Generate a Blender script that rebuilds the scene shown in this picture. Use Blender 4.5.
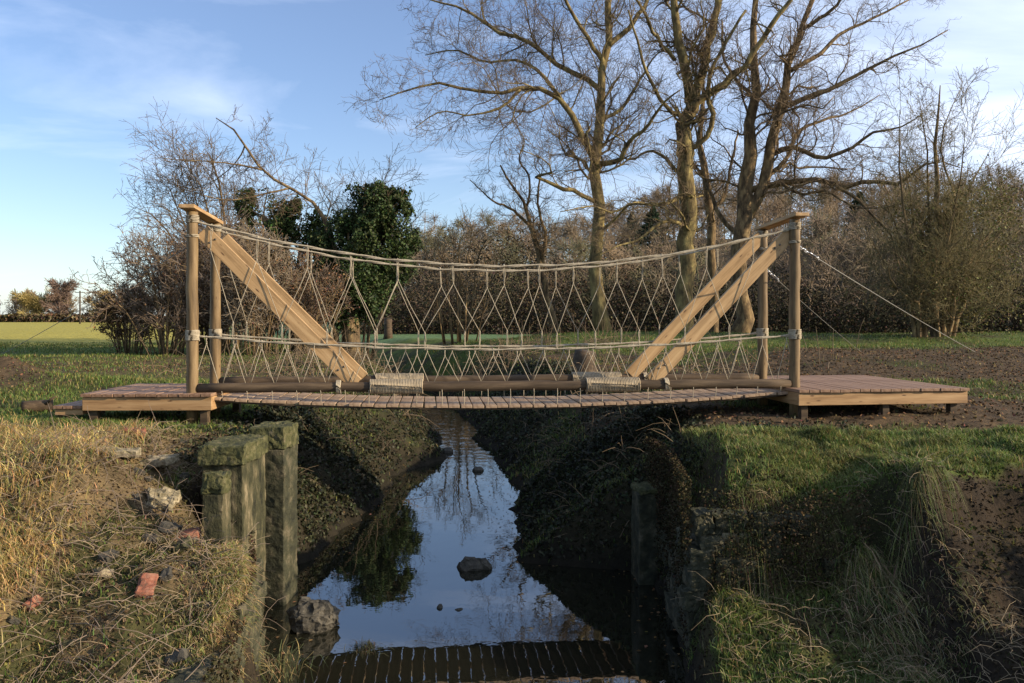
import bpy, bmesh, math, random
import numpy as np
from mathutils import Vector, Matrix
R_ = math.radians
rng = np.random.default_rng(7)
random.seed(7)
for o in list(bpy.data.objects): bpy.data.objects.remove(o)
S = bpy.context.scene
col = S.collection

# ------------------------------------------------------------------ camera, sky, sun, exposure
EYE = 2.6; F = 800.0; HOR = 318.0
cam = bpy.data.objects.new('camera', bpy.data.cameras.new('camera')); col.objects.link(cam)
cam.location = (0, 0, EYE); cam.rotation_euler = (R_(90), 0, 0)
cam.data.sensor_width = 36; cam.data.lens = F*36/1024
cam.data.shift_y = -(341.5-HOR)/1024
cam.data.clip_end = 3000; cam.data.clip_start = .05
S.camera = cam
SUN_EL = 19.0; SUN_TH = 15.0          # towards the sun: right of the picture, a little behind the camera
sd = Vector((math.cos(R_(SUN_TH))*math.cos(R_(SUN_EL)), -math.sin(R_(SUN_TH))*math.cos(R_(SUN_EL)), math.sin(R_(SUN_EL))))
sun = bpy.data.objects.new('sun', bpy.data.lights.new('sun', 'SUN')); col.objects.link(sun)
sun.data.energy = 5.0; sun.data.angle = R_(.55); sun.data.color = (1, .83, .61)
sun.rotation_euler = sd.to_track_quat('Z', 'Y').to_euler()
W = bpy.data.worlds.new('World'); S.world = W; W.use_nodes = True
nt = W.node_tree; nt.nodes.clear()
def N(t, typ, **kw):
    n = t.nodes.new(typ)
    for k, v in kw.items(): setattr(n, k, v)
    return n
out = N(nt, 'ShaderNodeOutputWorld'); bg = N(nt, 'ShaderNodeBackground'); bg.inputs[1].default_value = .122
sky = N(nt, 'ShaderNodeTexSky', sky_type='NISHITA', sun_disc=False)
sky.sun_elevation = R_(SUN_EL); sky.sun_rotation = math.atan2(sd.x, sd.y)
sky.air_density = 1.0; sky.dust_density = .6; sky.ozone_density = 3.0
tc = N(nt, 'ShaderNodeTexCoord'); sep = N(nt, 'ShaderNodeSeparateXYZ')
nt.links.new(tc.outputs['Generated'], sep.inputs[0])
def M(t, op, a, b=None, c=None, clamp=False):
    n = N(t, 'ShaderNodeMath', operation=op); n.use_clamp = clamp
    for i, v in enumerate((a, b, c)):
        if v is None: continue
        if isinstance(v, (int, float)): n.inputs[i].default_value = v
        else: t.links.new(v, n.inputs[i])
    return n.outputs[0]
zc = M(nt, 'ADD', M(nt, 'MAXIMUM', sep.outputs[2], 0.0), .13)
px = M(nt, 'DIVIDE', sep.outputs[0], zc); py = M(nt, 'DIVIDE', sep.outputs[1], zc)
cmb = N(nt, 'ShaderNodeCombineXYZ'); nt.links.new(px, cmb.inputs[0]); nt.links.new(M(nt, 'MULTIPLY', py, 1.7), cmb.inputs[1])
nz = N(nt, 'ShaderNodeTexNoise'); nz.inputs['Scale'].default_value = .75; nz.inputs['Detail'].default_value = 9; nz.inputs['Roughness'].default_value = .55; nz.inputs['Distortion'].default_value = .9
nt.links.new(cmb.outputs[0], nz.inputs['Vector'])
# more cloud towards the right, thin wisps elsewhere
side = M(nt, 'MULTIPLY', M(nt, 'MAXIMUM', sep.outputs[0], 0.0), .85)
cl = M(nt, 'ADD', nz.outputs[0], side)
ramp = N(nt, 'ShaderNodeMapRange'); ramp.inputs[1].default_value = .40; ramp.inputs[2].default_value = 1.05; ramp.inputs[3].default_value = 0; ramp.inputs[4].default_value = .85
nt.links.new(cl, ramp.inputs[0])
hz = M(nt, 'POWER', M(nt, 'SUBTRACT', 1.0, M(nt, 'MAXIMUM', sep.outputs[2], 0.0), clamp=True), 9.0)
hz2 = M(nt, 'ADD', M(nt, 'MULTIPLY', hz, .22), .10)
fac = M(nt, 'MAXIMUM', ramp.outputs[0], hz2)
mx = N(nt, 'ShaderNodeMix', data_type='RGBA'); nt.links.new(fac, mx.inputs[0]); hs = N(nt, 'ShaderNodeHueSaturation'); hs.inputs['Saturation'].default_value = 1.1; hs.inputs['Hue'].default_value = .508; nt.links.new(sky.outputs[0], hs.inputs['Color']); nt.links.new(hs.outputs[0], mx.inputs[6]); mx.inputs[7].default_value = (6.1, 6.8, 8.3, 1)
nt.links.new(mx.outputs[2], bg.inputs[0]); nt.links.new(bg.outputs[0], out.inputs[0])
S.view_settings.view_transform = 'Standard'; S.view_settings.look = 'None'; S.view_settings.exposure = 0.62; S.view_settings.gamma = 1
S.render.engine = 'CYCLES'

# ------------------------------------------------------------------ helpers
def px3(u, v, Y): return np.array([(u-512)/F*Y, Y, EYE-(v-HOR)/F*Y])
def tag(o, label=None, cat=None, group=None, kind=None):
    if label: o['label'] = label
    if cat: o['category'] = cat
    if group: o['group'] = group
    if kind: o['kind'] = kind
    return o
def empty(name, loc, rz=0):
    o = bpy.data.objects.new(name, None); col.objects.link(o); o.location = loc; o.rotation_euler = (0, 0, rz); o.empty_display_size = .1
    return o
def link(name, me, mat, parent=None, smooth=False):
    if mat is not None: me.materials.append(mat)
    o = bpy.data.objects.new(name, me); col.objects.link(o)
    if parent is not None: o.parent = parent
    if smooth: me.polygons.foreach_set('use_smooth', np.ones(len(me.polygons), bool))
    return o
def np_mesh(name, V, loops, sizes, colr=None):
    me = bpy.data.meshes.new(name)
    V = np.asarray(V, np.float32); loops = np.asarray(loops, np.int32).ravel(); sizes = np.asarray(sizes, np.int32)
    me.vertices.add(len(V)); me.vertices.foreach_set('co', V.ravel())
    me.loops.add(len(loops)); me.loops.foreach_set('vertex_index', loops)
    me.polygons.add(len(sizes)); st = np.concatenate([[0], np.cumsum(sizes)[:-1]]).astype(np.int32)
    me.polygons.foreach_set('loop_start', st)
    me.update(calc_edges=True)
    if colr is not None:
        a = me.color_attributes.new('tint', 'FLOAT_COLOR', 'POINT')
        c = np.ones((len(V), 4), np.float32); c[:, :3] = colr
        a.data.foreach_set('color', c.ravel())
    return me
def sm(t): t = np.clip(t, 0, 1); return t*t*(3-2*t)
def _h(i, j, s): 
    n = (i.astype(np.int64)*374761393 + j.astype(np.int64)*668265263 + s*982451653) & 0x7fffffff
    n = ((n ^ (n >> 13))*1274126177) & 0x7fffffff
    return ((n ^ (n >> 16)) & 0xffff)/65535.0
def vn(x, y, s=0):
    i = np.floor(x); j = np.floor(y); fx = x-i; fy = y-j; fx = fx*fx*(3-2*fx); fy = fy*fy*(3-2*fy)
    i = i.astype(np.int64); j = j.astype(np.int64)
    return (_h(i, j, s)*(1-fx)+_h(i+1, j, s)*fx)*(1-fy)+(_h(i, j+1, s)*(1-fx)+_h(i+1, j+1, s)*fx)*fy
def fbm(x, y, o=4, s=0):
    r = 0; a = .5; 
    for k in range(o): r = r+a*(vn(x*2**k+k*7.3, y*2**k-k*3.1, s+k)-.5); a *= .5
    return r*2

# ------------------------------------------------------------------ materials
def mat(name, ramp=None, scale=5, rough=.85, bump=.3, bscale=None, detail=6, stretch=None, tint=False, spec=.3, dist=.02, coord='Object', extra=None, metal=0):
    m = bpy.data.materials.new(name); m.use_nodes = True; t = m.node_tree; p = t.nodes['Principled BSDF']
    p.inputs['Roughness'].default_value = rough; p.inputs['Specular IOR Level'].default_value = spec; p.inputs['Metallic'].default_value = metal
    c = N(t, 'ShaderNodeTexCoord'); vec = c.outputs[coord]
    if stretch:
        mp = N(t, 'ShaderNodeMapping'); mp.inputs['Scale'].default_value = stretch; t.links.new(vec, mp.inputs[0]); vec = mp.outputs[0]
    n1 = N(t, 'ShaderNodeTexNoise'); n1.inputs['Scale'].default_value = scale; n1.inputs['Detail'].default_value = detail; n1.inputs['Roughness'].default_value = .62 if name != 'ground' else .78
    t.links.new(vec, n1.inputs['Vector'])
    r = N(t, 'ShaderNodeValToRGB'); el = r.color_ramp.elements
    while len(el) < len(ramp): el.new(.5)
    for e, (pos, cc) in zip(el, ramp): e.position = pos; e.color = (*cc, 1)
    t.links.new(n1.outputs[0], r.inputs[0]); c0 = r.outputs[0]
    if tint:
        a = N(t, 'ShaderNodeAttribute', attribute_name='tint')
        mm = N(t, 'ShaderNodeMix', data_type='RGBA', blend_type='MULTIPLY'); mm.inputs[0].default_value = 1
        t.links.new(c0, mm.inputs[6]); t.links.new(a.outputs[0], mm.inputs[7]); c0 = mm.outputs[2]
    t.links.new(c0, p.inputs['Base Color'])
    if bump:
        n2 = N(t, 'ShaderNodeTexNoise'); n2.inputs['Scale'].default_value = bscale or scale*3; n2.inputs['Detail'].default_value = 8; n2.inputs['Roughness'].default_value = .65
        t.links.new(vec, n2.inputs['Vector'])
        b = N(t, 'ShaderNodeBump'); b.inputs['Strength'].default_value = bump; b.inputs['Distance'].default_value = dist
        t.links.new(n2.outputs[0], b.inputs['Height']); t.links.new(b.outputs[0], p.inputs['Normal'])
    return m
G1 = (1, 1, 1)
m_ground = mat('ground', [(.3, (.4, .4, .4)), (.5, (1, 1, 1)), (.7, (1.6, 1.5, 1.35))], 3.5, .95, .9, 9, 10, tint=True, spec=.1, dist=.06)
m_blade = mat('grass_blade', [(.3, (.8, .8, .8)), (.7, (1.2, 1.2, 1.2))], 3, .6, 0, tint=True, spec=.25)
# blades let a little light through
def translucent(m, k=.3):
    t = m.node_tree; p = t.nodes['Principled BSDF']; o = [n for n in t.nodes if n.type == 'OUTPUT_MATERIAL'][0]
    tr = N(t, 'ShaderNodeBsdfTranslucent'); mx = N(t, 'ShaderNodeMixShader'); mx.inputs[0].default_value = k
    src = p.inputs['Base Color'].links[0].from_socket
    t.links.new(src, tr.inputs[0]); t.links.new(p.outputs[0], mx.inputs[1]); t.links.new(tr.outputs[0], mx.inputs[2]); t.links.new(mx.outputs[0], o.inputs[0])
translucent(m_blade)
m_leaf = mat('ivy_leaf', [(.3, (.8, .8, .8)), (.7, (1.25, 1.25, 1.2))], 1.2, .6, 0, tint=True, spec=.2); translucent(m_leaf, .15)
m_brush = mat('brush_leaf', [(.3, (.7, .7, .7)), (.7, (1.3, 1.25, 1.2))], .5, 1, 0, tint=True, spec=0)
m_bark = mat('bark', [(.32, (.035, .025, .015)), (.5, (.15, .102, .052)), (.66, (.31, .22, .105))], 5, .95, .8, 16, stretch=(1, 1, .35), dist=.05)
m_bark_g = mat('mossy_bark', [(.32, (.04, .03, .016)), (.5, (.16, .12, .05)), (.68, (.33, .26, .1))], 4, .95, .8, 16, stretch=(1, 1, .35), dist=.05)
m_twig = mat('twig', [(.3, (.075, .052, .032)), (.7, (.2, .145, .085))], .8, .9, 0)
m_twig_o = mat('olive_twig', [(.3, (.09, .075, .035)), (.7, (.22, .18, .08))], .7, .9, 0)
m_twig_r = mat('russet_twig', [(.3, (.12, .09, .065)), (.7, (.25, .19, .14))], .8, .9, 0)
m_twig_p = mat('pale_twig', [(.3, (.17, .13, .09)), (.7, (.36, .29, .2))], .8, .9, 0)
m_wood_far = mat('woodland', [(.3, (.6, .6, .6)), (.7, (1.3, 1.2, 1.1))], .12, .95, 0, tint=True)
m_post = mat('post_timber', [(.28, (.06, .04, .02)), (.5, (.15, .105, .05)), (.72, (.25, .18, .09))], 4, .75, .35, 30, stretch=(3, 3, .35), dist=.006)
m_log = mat('log_timber', [(.28, (.025, .017, .01)), (.5, (.07, .047, .027)), (.72, (.13, .09, .052))], 5, .8, .35, 30, stretch=(.35, 3, 3), dist=.006)
def wood(name, a, b, c, stretch, knots=True, rough=.65):
    m = mat(name, [(.3, a), (.5, b), (.72, c)], 3.2, rough, .25, 22, stretch=stretch, dist=.004, detail=9)
    if knots:
        t = m.node_tree; p = t.nodes['Principled BSDF']; src = p.inputs['Base Color'].links[0].from_socket
        co = N(t, 'ShaderNodeTexCoord'); mp = N(t, 'ShaderNodeMapping'); mp.inputs['Scale'].default_value = (stretch[0]*3+1, stretch[1]+1, stretch[2]+3)
        t.links.new(co.outputs['Object'], mp.inputs[0]); vo = N(t, 'ShaderNodeTexVoronoi'); vo.inputs['Scale'].default_value = 1.6; t.links.new(mp.outputs[0], vo.inputs['Vector'])
        mr = N(t, 'ShaderNodeMapRange'); mr.inputs[1].default_value = .06; mr.inputs[2].default_value = .16; t.links.new(vo.outputs['Distance'], mr.inputs[0])
        mm = N(t, 'ShaderNodeMix', data_type='RGBA'); t.links.new(mr.outputs[0], mm.inputs[0]); mm.inputs[6].default_value = (.09, .045, .02, 1); t.links.new(src, mm.inputs[7]); t.links.new(mm.outputs[2], p.inputs['Base Color'])
    return m
m_post = wood('post_timber', (.05, .033, .016), (.16, .105, .048), (.28, .195, .095), (5, 5, .5))
m_plank = wood('sawn_timber', (.23, .14, .06), (.40, .255, .12), (.53, .36, .18), (.45, 6, 6))
m_fascia = wood('fascia_timber', (.19, .105, .045), (.35, .21, .095), (.46, .30, .15), (.5, 6, 6))
m_deck = wood('deck_board', (.13, .07, .04), (.23, .135, .08), (.33, .215, .14), (6, .6, 6), False)
m_slat = wood('bridge_slat', (.17, .11, .065), (.31, .21, .13), (.43, .31, .2), (6, .7, 6), False)
m_rope = mat('rope', [(.3, (.24, .2, .14)), (.7, (.44, .38, .27))], 30, .9, .6, 160, dist=.003)
m_ropew = mat('rope_wrapping', [(.3, (.2, .16, .105)), (.7, (.38, .31, .21))], 9, .95, .5, 60, dist=.004)
m_steel = mat('steel', [(.3, (.5, .5, .5)), (.7, (.7, .7, .7))], 20, .35, 0, metal=.9)
m_line = mat('guy_line', [(.3, (.13, .12, .105)), (.7, (.24, .23, .2))], 20, .7, 0)
m_stone = mat('mossy_stone', [(.34, (.015, .015, .008)), (.47, (.045, .044, .02)), (.58, (.10, .085, .045)), (.70, (.26, .21, .125))], 9, .9, 1, 18, stretch=(1, 1, .4), dist=.03)
m_cap = mat('moss_cap', [(.32, (.025, .026, .012)), (.5, (.065, .066, .024)), (.62, (.11, .10, .045)), (.72, (.17, .14, .085))], 13, .95, .9, 20, dist=.03)
m_darkstone = mat('wet_stone', [(.3, (.014, .015, .009)), (.5, (.04, .04, .02)), (.64, (.10, .085, .05)), (.75, (.2, .17, .11))], 8, .8, .8, 12, dist=.03)
m_brick = mat('brick', [(.34, (.06, .045, .03)), (.48, (.2, .07, .04)), (.68, (.28, .14, .09))], 16, .9, .6, 40, dist=.01)
m_pale = mat('pale_stone', [(.34, (.09, .075, .04)), (.5, (.22, .185, .115)), (.66, (.38, .32, .21))], 12, .95, 1, 30, dist=.02)
m_rock = mat('rock', [(.3, (.03, .027, .02)), (.7, (.09, .08, .06))], 9, .7, .8, 22, dist=.02)
m_pole = mat('pole', [(.3, (.05, .04, .03)), (.7, (.09, .07, .05))], 4, .9, 0)

# ------------------------------------------------------------------ terrain
LY = [-20, 3, 4.8, 5.7, 6.3, 6.6, 8.2, 8.7, 9.8, 10.8, 12.1, 13.3, 15.2, 17, 20.4, 28, 38, 50, 62]
LX = [-1.8, -1.6, -1.68, -1.84, -2.05, -2.55, -2.5, -2.2, -2.05, -1.98, -1.92, -1.8, -1.27, -1.6, -2.35, -3.5, -7, -13, -22]
RY = [-20, 5.0, 5.7, 7.4, 8.2, 8.5, 9.8, 11.4, 13.7, 17, 20.8, 28, 38, 50, 62]
WL = -.15
RX = [1.2, 1.2, 1.28, 1.45, 1.38, .15, .15, .14, -.08, -.62, -1.1, -2.7, -6.3, -12.4, -21.5]
sc_ = lambda A, B: ([a*1.058 if a > 0 else a for a in A], [b_*1.058 for b_ in B])
LY, LX = sc_(LY, LX); RY, RX = sc_(RY, RX)
def plateau(X, Y):
    P = 1.36 + .09*fbm(X*.35, Y*.35, 4, 3) + .35*fbm(X*.02+9, Y*.02, 2, 5)*sm((np.hypot(X, Y)-30)/60)
    P = P + .50*np.exp(-((Y-20.5)/4.2)**2)*sm((X-3.2)/4)
    P = P + .62*np.exp(-((Y-32)/5.5)**2-(np.minimum(X-3, 0)/4.5)**2)*sm((X+8)/4)
    P = P + .42*np.exp(-((X+9.6)/.9)**2-((Y-14.6)/1.2)**2)*(1+.5*fbm(X*2, Y*2, 3, 8)) + .2*np.exp(-((X+8.2)/1.6)**2-((Y-14.3)/.9)**2)
    P = P + 15*sm((Y-74)/64)*sm((X+.2*Y)/(10+.05*Y))*(.66+.34*sm((X-.04*Y)/28))*(1+.16*fbm(X*.035, Y*.035, 3, 200))
    P = P - .12*sm((X-2)/2)*sm((9.9-Y)/1)*sm((Y-8.3)/1)
    return P
def cut_edge(X): return 6.1+.62*np.clip(X-3, 0, 8)+.22*fbm(X*1.7, X*0, 3, 37)
def cl2(X, Y): return .07*np.abs(fbm(X*2.3, Y*2.3, 3, 160))
def height(X, Y):
    nzx = .22*fbm(X*0+3, Y*1.1, 3, 11)+(.08+.16*sm((Y-9)/1))*fbm(X*1.5, Y*2.6, 4, 12)
    xl = np.interp(Y, LY, LX)+nzx; xr = np.interp(Y, RY, RX)-nzx*np.where(Y < 8.4, .5, 1)
    P = plateau(X, Y)
    # left bank
    fL = np.interp(Y, [2, 4.5, 8.3], [.3, .52, 1.28]) + .2*fbm(X*1.9, Y*1.9, 4, 21) - .28*np.exp(-((Y-6.7)/.55)**2)*sm((X+2.9)/.5)
    fB = np.interp(Y, [2, 4.2, 5.4, 6.5], [.4, .62, 1.0, 1.46]) + .10*fbm(X*1.4, Y*1.4, 4, 22)
    m = sm((-X-2.75)/.85); fL = fL*(1-m)+np.maximum(fL, fB)*m
    k = sm((Y-7.9)/.8); topL = fL*(1-k)+P*k
    wL = np.interp(Y, [6, 8.6, 9.6, 14, 20, 30, 50], [.12, .2, 1.5, 2.0, 2.2, 3, 5])
    dL = xl-X
    def prof(d, w, top, p): 
        t = np.clip(d/w, 0, 1); return np.where(d > 0, WL+(top-WL)*(1-(1-t)**p), WL+np.maximum(d*.9, -.5))
    zl = prof(dL, wL, topL, 1.6)
    # right bank
    ey = 6.35+.25*fbm(X*1.2, X*0, 3, 31)
    apron = np.interp(Y, [2, 5, 6.2], [.08, .2, .42]) + .09*fbm(X*2, Y*2, 4, 33)
    top_ab = np.interp(Y, [6.2, 6.6, 7.2, 8.4], [.86, 1.10, 1.30, 1.40]) + .12*fbm(X*1.7, Y*1.7, 4, 34) + .1*np.exp(-((X-2.1)/.6)**2-((Y-7.4)/.7)**2)
    e = sm((Y-ey)/np.where(X < 2.75, .5, .3)+.5)
    fR = apron*(1-e)+top_ab*e
    soil = np.interp(Y-cut_edge(X), [-3, -1.6, -.85, -.3, 0], [.22, .42, .68, .98, 1.34]) + .16*fbm(X*1.5, Y*1.5, 5, 35)+.07*fbm(X*5, Y*5, 3, 36)
    m = sm((X-2.75)/.45); fR = fR*(1-m)+np.maximum(fR, soil)*m
    rid = np.exp(-((X-2.78+ (Y-6)*.1)/.2)**2)*sm((Y-5.4)/.8)*.38*(1+.6*fbm(X*3, Y*3, 3, 191)); fR = np.where(Y < 6.6, np.maximum(fR, rid+apron), fR)
    fR = fR+cl2(X, Y)*e*1.8
    k = sm((Y-8.0)/.8); topR = fR*(1-k)+P*k
    wR = np.interp(Y, [6, 6.6, 8.6, 9.0, 13, 20, 30, 50], [.2, .42, .42, 2.5, 2.5, 2.6, 3, 5])
    zr = prof(X-xr, wR, topR, 1.5)
    z = np.where(X < (xl+xr)/2, zl, zr)
    z = np.where(Y < 1.5, np.where((X > xl) & (X < xr), np.minimum(z, WL-.2), z), z)
    far = sm((Y-52)/8); z = z*(1-far)+P*far
    bank = np.clip(np.minimum(np.where(X < (xl+xr)/2, dL/wL, (X-xr)/wR), 1), 0, 1)
    z = z + np.where(z > WL+.02, (.035*fbm(X*4, Y*4, 4, 41)+.16*(1-bank)*fbm(X*2.2, Y*2.2, 4, 42))*sm((45-Y)/10)*sm((z-WL)/.2), 0)
    return z
def masks(X, Y, Z, slope):
    """green, straw, litter weights"""
    n = fbm(X*.9, Y*.9, 4, 51); n2 = fbm(X*.25, Y*.25, 3, 52)
    g = sm(.75+n*1.1); 
    left = X < -1.2
    # green strip above the right cut, litter behind it
    right = X > 1.2
    lit = np.where(right, sm((Y-8.9+n*.8)/.8)*sm((21-Y+n)/1.5)*sm(.85+n*1.7+n2), 0)
    lit = np.maximum(lit, np.where(left, .75*sm((Y-17)/2)*sm((24-Y)/2)*sm(.5+n), 0))
    lit = np.maximum(lit, .85*sm((Y-15)/2)*sm((27-Y+n)/2)*sm((Z-1.1)/.2)*np.exp(-((X-np.interp(Y, LY, LX)-1.5)/4.5)**4))
    lit = np.maximum(lit, np.where(right & (Y > 6), sm((n2+n*.6-.15)/.15)*.0, 0))
    pile = np.exp(-((X+9.3)/1.7)**2-((Y-14.3)/1.6)**2)
    st = np.zeros_like(X)
    st = np.where(left & (Y < 8.9), sm(.85+n*.9), st)
    st = np.where(left & (Y > 15) & (Y < 26), .55*sm(.45+n2*2), st)
    cut = right & (X > 2.8) & (Y < cut_edge(X)-.03); g = np.where(cut, g*.04, g); g = np.where(left & (Y < 8.6), g*.28, g)
    st = np.where(left & (Y < 8.9) & (X > -3.1), st*sm(.25+fbm(X*3, Y*3, 3, 53)*2.4), st)
    g = g*(1-lit)*(1-st*.75)*(1-sm((slope-.75)/.5)*.85)*(1-pile)
    return g, st*(1-sm((slope-1.4)/.8)), np.clip(lit+pile, 0, 1)
def axis(segs):
    a = []
    for lo, hi, n in segs: a.append(np.linspace(lo, hi, n, endpoint=False))
    a.append([segs[-1][1]]); return np.concatenate(a)
ax = axis([(-600, -60, 24), (-60, -14, 60), (-14, -6, 60), (-6, 6.5, 250), (6.5, 14, 56), (14, 60, 60), (60, 600, 24)])
ay = axis([(-60, 0, 12), (0, 3.5, 20), (3.5, 9.5, 160), (9.5, 16, 110), (16, 36, 130), (36, 70, 60), (70, 400, 40), (400, 1500, 12)])
GX, GY = np.meshgrid(ax, ay); GZ = height(GX, GY)
gy_, gx_ = np.gradient(GZ, ay, ax); slope = np.hypot(gx_, gy_)
g, st, lit = masks(GX, GY, GZ, slope)
C = lambda *c: np.array(c)[None, None, :]
soil = C(.05, .035, .022)*np.ones(GX.shape+(1,)); soil = np.where(((GX > 2.6) & (GY < 9))[..., None], C(.03, .022, .015), soil)  # right earth face painted darker, its shade put into the soil colour
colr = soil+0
colr = colr*(1-g[..., None])+C(.085, .115, .026)*g[..., None]
colr = colr*(1-st[..., None])+C(.13, .095, .05)*st[..., None]
colr = colr*(1-lit[..., None])+C(.088, .062, .036)*lit[..., None]
farL = (sm((GY-27)/4)*sm((-GX-.34*GY)/3))[..., None]
stripes = sm((GY-33-2*fbm(GX*.1, GY*.1, 2, 61))/3)[..., None]*sm((240-GY)/20)[..., None]
colr = colr*(1-farL)+(C(.12, .16, .035)*(1-stripes)+C(.36, .31, .07)*stripes)*farL
farR = (sm((GY-46)/4))[..., None]*(1-farL)
colr = colr*(1-farR)+C(.115, .18, .08)*farR
bk = (sm((1.28-GZ)/.1)*sm((GY-7.6)/.5)*sm((30-GY)/4))[..., None]; colr = colr*(1-bk*.8)+C(.026, .023, .014)*bk*.8  # lower bank soil painted darker, partly for the shade under the bridge
hl = (sm((GY-70)/8)*sm((GX+.2*GY)/8))[..., None]; colr = colr*(1-hl)+C(.07, .05, .032)*hl
wet = sm((WL+.42-GZ+.1*fbm(GX*2, GY*2, 3, 62))/.3)[..., None]; colr = colr*(1-wet)+C(.022, .019, .013)*wet  # damp soil at the waterline, also darkened to stand in for bridge shade
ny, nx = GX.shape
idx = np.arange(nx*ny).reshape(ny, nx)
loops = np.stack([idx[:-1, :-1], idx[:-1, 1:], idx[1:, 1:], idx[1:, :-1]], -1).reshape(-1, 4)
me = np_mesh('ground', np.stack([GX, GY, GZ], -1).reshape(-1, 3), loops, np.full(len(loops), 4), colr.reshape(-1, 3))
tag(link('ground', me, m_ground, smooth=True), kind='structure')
def gz(x, y): return float(height(np.array([float(x)]), np.array([float(y)]))[0])
def slope_at(X, Y):
    e = .04; return np.hypot((height(X+e, Y)-height(X-e, Y))/(2*e), (height(X, Y+e)-height(X, Y-e))/(2*e))

# water
m_water = bpy.data.materials.new('water'); m_water.use_nodes = True; t = m_water.node_tree; p = t.nodes['Principled BSDF']
p.inputs['Base Color'].default_value = (.012, .012, .007, 1); p.inputs['Roughness'].default_value = .015; p.inputs['IOR'].default_value = 2.2; p.inputs['Specular IOR Level'].default_value = .85
c = N(t, 'ShaderNodeTexCoord'); n1 = N(t, 'ShaderNodeTexNoise'); n1.inputs['Scale'].default_value = 3.2; n1.inputs['Detail'].default_value = 3
b = N(t, 'ShaderNodeBump'); b.inputs['Distance'].default_value = .03
sx = N(t, 'ShaderNodeSeparateXYZ'); t.links.new(c.outputs['Object'], sx.inputs[0]); mr = N(t, 'ShaderNodeMapRange'); mr.inputs[1].default_value = 13; mr.inputs[2].default_value = 19; mr.inputs[3].default_value = .045; mr.inputs[4].default_value = .3; t.links.new(sx.outputs[1], mr.inputs[0]); t.links.new(mr.outputs[0], b.inputs['Strength'])
t.links.new(c.outputs['Object'], n1.inputs['Vector']); t.links.new(n1.outputs[0], b.inputs['Height']); t.links.new(b.outputs[0], p.inputs['Normal'])
me = np_mesh('water', [(-60, -20, WL), (8, -20, WL), (8, 64, WL), (-60, 64, WL)], [[0, 1, 2, 3]], [4])
tag(link('water', me, m_water), kind='structure')

# ------------------------------------------------------------------ tubes
def tube_arrays(P, R, sides):
    P = np.asarray(P, float); R = np.asarray(R, float); m, n, _ = P.shape
    T = np.empty_like(P); T[:, 1:-1] = P[:, 2:]-P[:, :-2]; T[:, 0] = P[:, 1]-P[:, 0]; T[:, -1] = P[:, -1]-P[:, -2]
    T /= np.linalg.norm(T, axis=2, keepdims=True)+1e-9
    mean = P[:, -1]-P[:, 0]; mean /= np.linalg.norm(mean, axis=1, keepdims=True)+1e-9
    ref = np.where(np.abs(mean[:, 2:3]) < .8, np.array([[0, 0, 1.]]), np.array([[1., 0, 0]]))[:, None, :]*np.ones((1, n, 1))
    A = np.cross(T, ref); A /= np.linalg.norm(A, axis=2, keepdims=True)+1e-9; B = np.cross(T, A)
    th = np.arange(sides)*2*math.pi/sides
    V = P[:, :, None, :]+R[:, :, None, None]*(A[:, :, None, :]*np.cos(th)[None, None, :, None]+B[:, :, None, :]*np.sin(th)[None, None, :, None])
    base = (np.arange(m)*n*sides)[:, None, None]+(np.arange(n-1)*sides)[None, :, None]
    j = np.arange(sides)[None, None, :]; j2 = (j+1) % sides
    q = np.stack([base+j, base+j2, base+sides+j2, base+sides+j], -1).reshape(-1, 4)
    return V.reshape(-1, 3), q
class Tubes:
    def __init__(s): s.V = []; s.Q = []; s.n = 0; s.caps = []; s.C = []
    def add(s, P, R, sides, tint=None):
        P = np.asarray(P, float)
        if P.ndim == 2: P = P[None]; R = np.asarray(R, float)[None] if np.ndim(R) else np.full((1, P.shape[1]), R)
        V, q = tube_arrays(P, R, sides); s.V.append(V); s.Q.append(q+s.n)
        if P.shape[0] < 400 and sides > 4:
            nn = P.shape[1]
            for i in range(P.shape[0]):
                b0 = s.n+i*nn*sides; s.caps.append(list(range(b0+sides-1, b0-1, -1))); b1 = b0+(nn-1)*sides; s.caps.append(list(range(b1, b1+sides)))
        if tint is not None: s.C.append(np.repeat(np.asarray(tint), len(V)//P.shape[0], axis=0) if np.ndim(tint) == 2 else np.tile(tint, (len(V), 1)))
        s.n += len(V)
    def build(s, name, m, parent=None, smooth=True):
        V = np.concatenate(s.V); Q = np.concatenate(s.Q)
        loops = [Q.ravel()]; sizes = [np.full(len(Q), 4)]
        for c in s.caps: loops.append(np.array(c)); sizes.append(np.array([len(c)]))
        me = np_mesh(name, V, np.concatenate(loops), np.concatenate(sizes), np.concatenate(s.C) if s.C else None)
        o = link(name, me, m, None, smooth)
        if parent is not None: o.parent = parent; me.transform(Matrix.Translation(-parent_loc(parent)))
        return o
def parent_loc(p): return Vector(p.location)
def resample(pts, n, w=None):
    pts = np.asarray(pts, float); d = np.r_[0, np.cumsum(np.linalg.norm(np.diff(pts[:, :3], axis=0), axis=1))]
    # smooth catmull through the points
    t = np.linspace(0, d[-1], n); k = np.arange(len(pts)); u = np.interp(t, d, k)
    i = np.clip(np.floor(u).astype(int), 0, len(pts)-2); f = (u-i)[:, None]
    p0 = pts[np.maximum(i-1, 0)]; p1 = pts[i]; p2 = pts[i+1]; p3 = pts[np.minimum(i+2, len(pts)-1)]
    return .5*((2*p1)+(-p0+p2)*f+(2*p0-5*p1+4*p2-p3)*f**2+(-p0+3*p1-3*p2+p3)*f**3)
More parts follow.
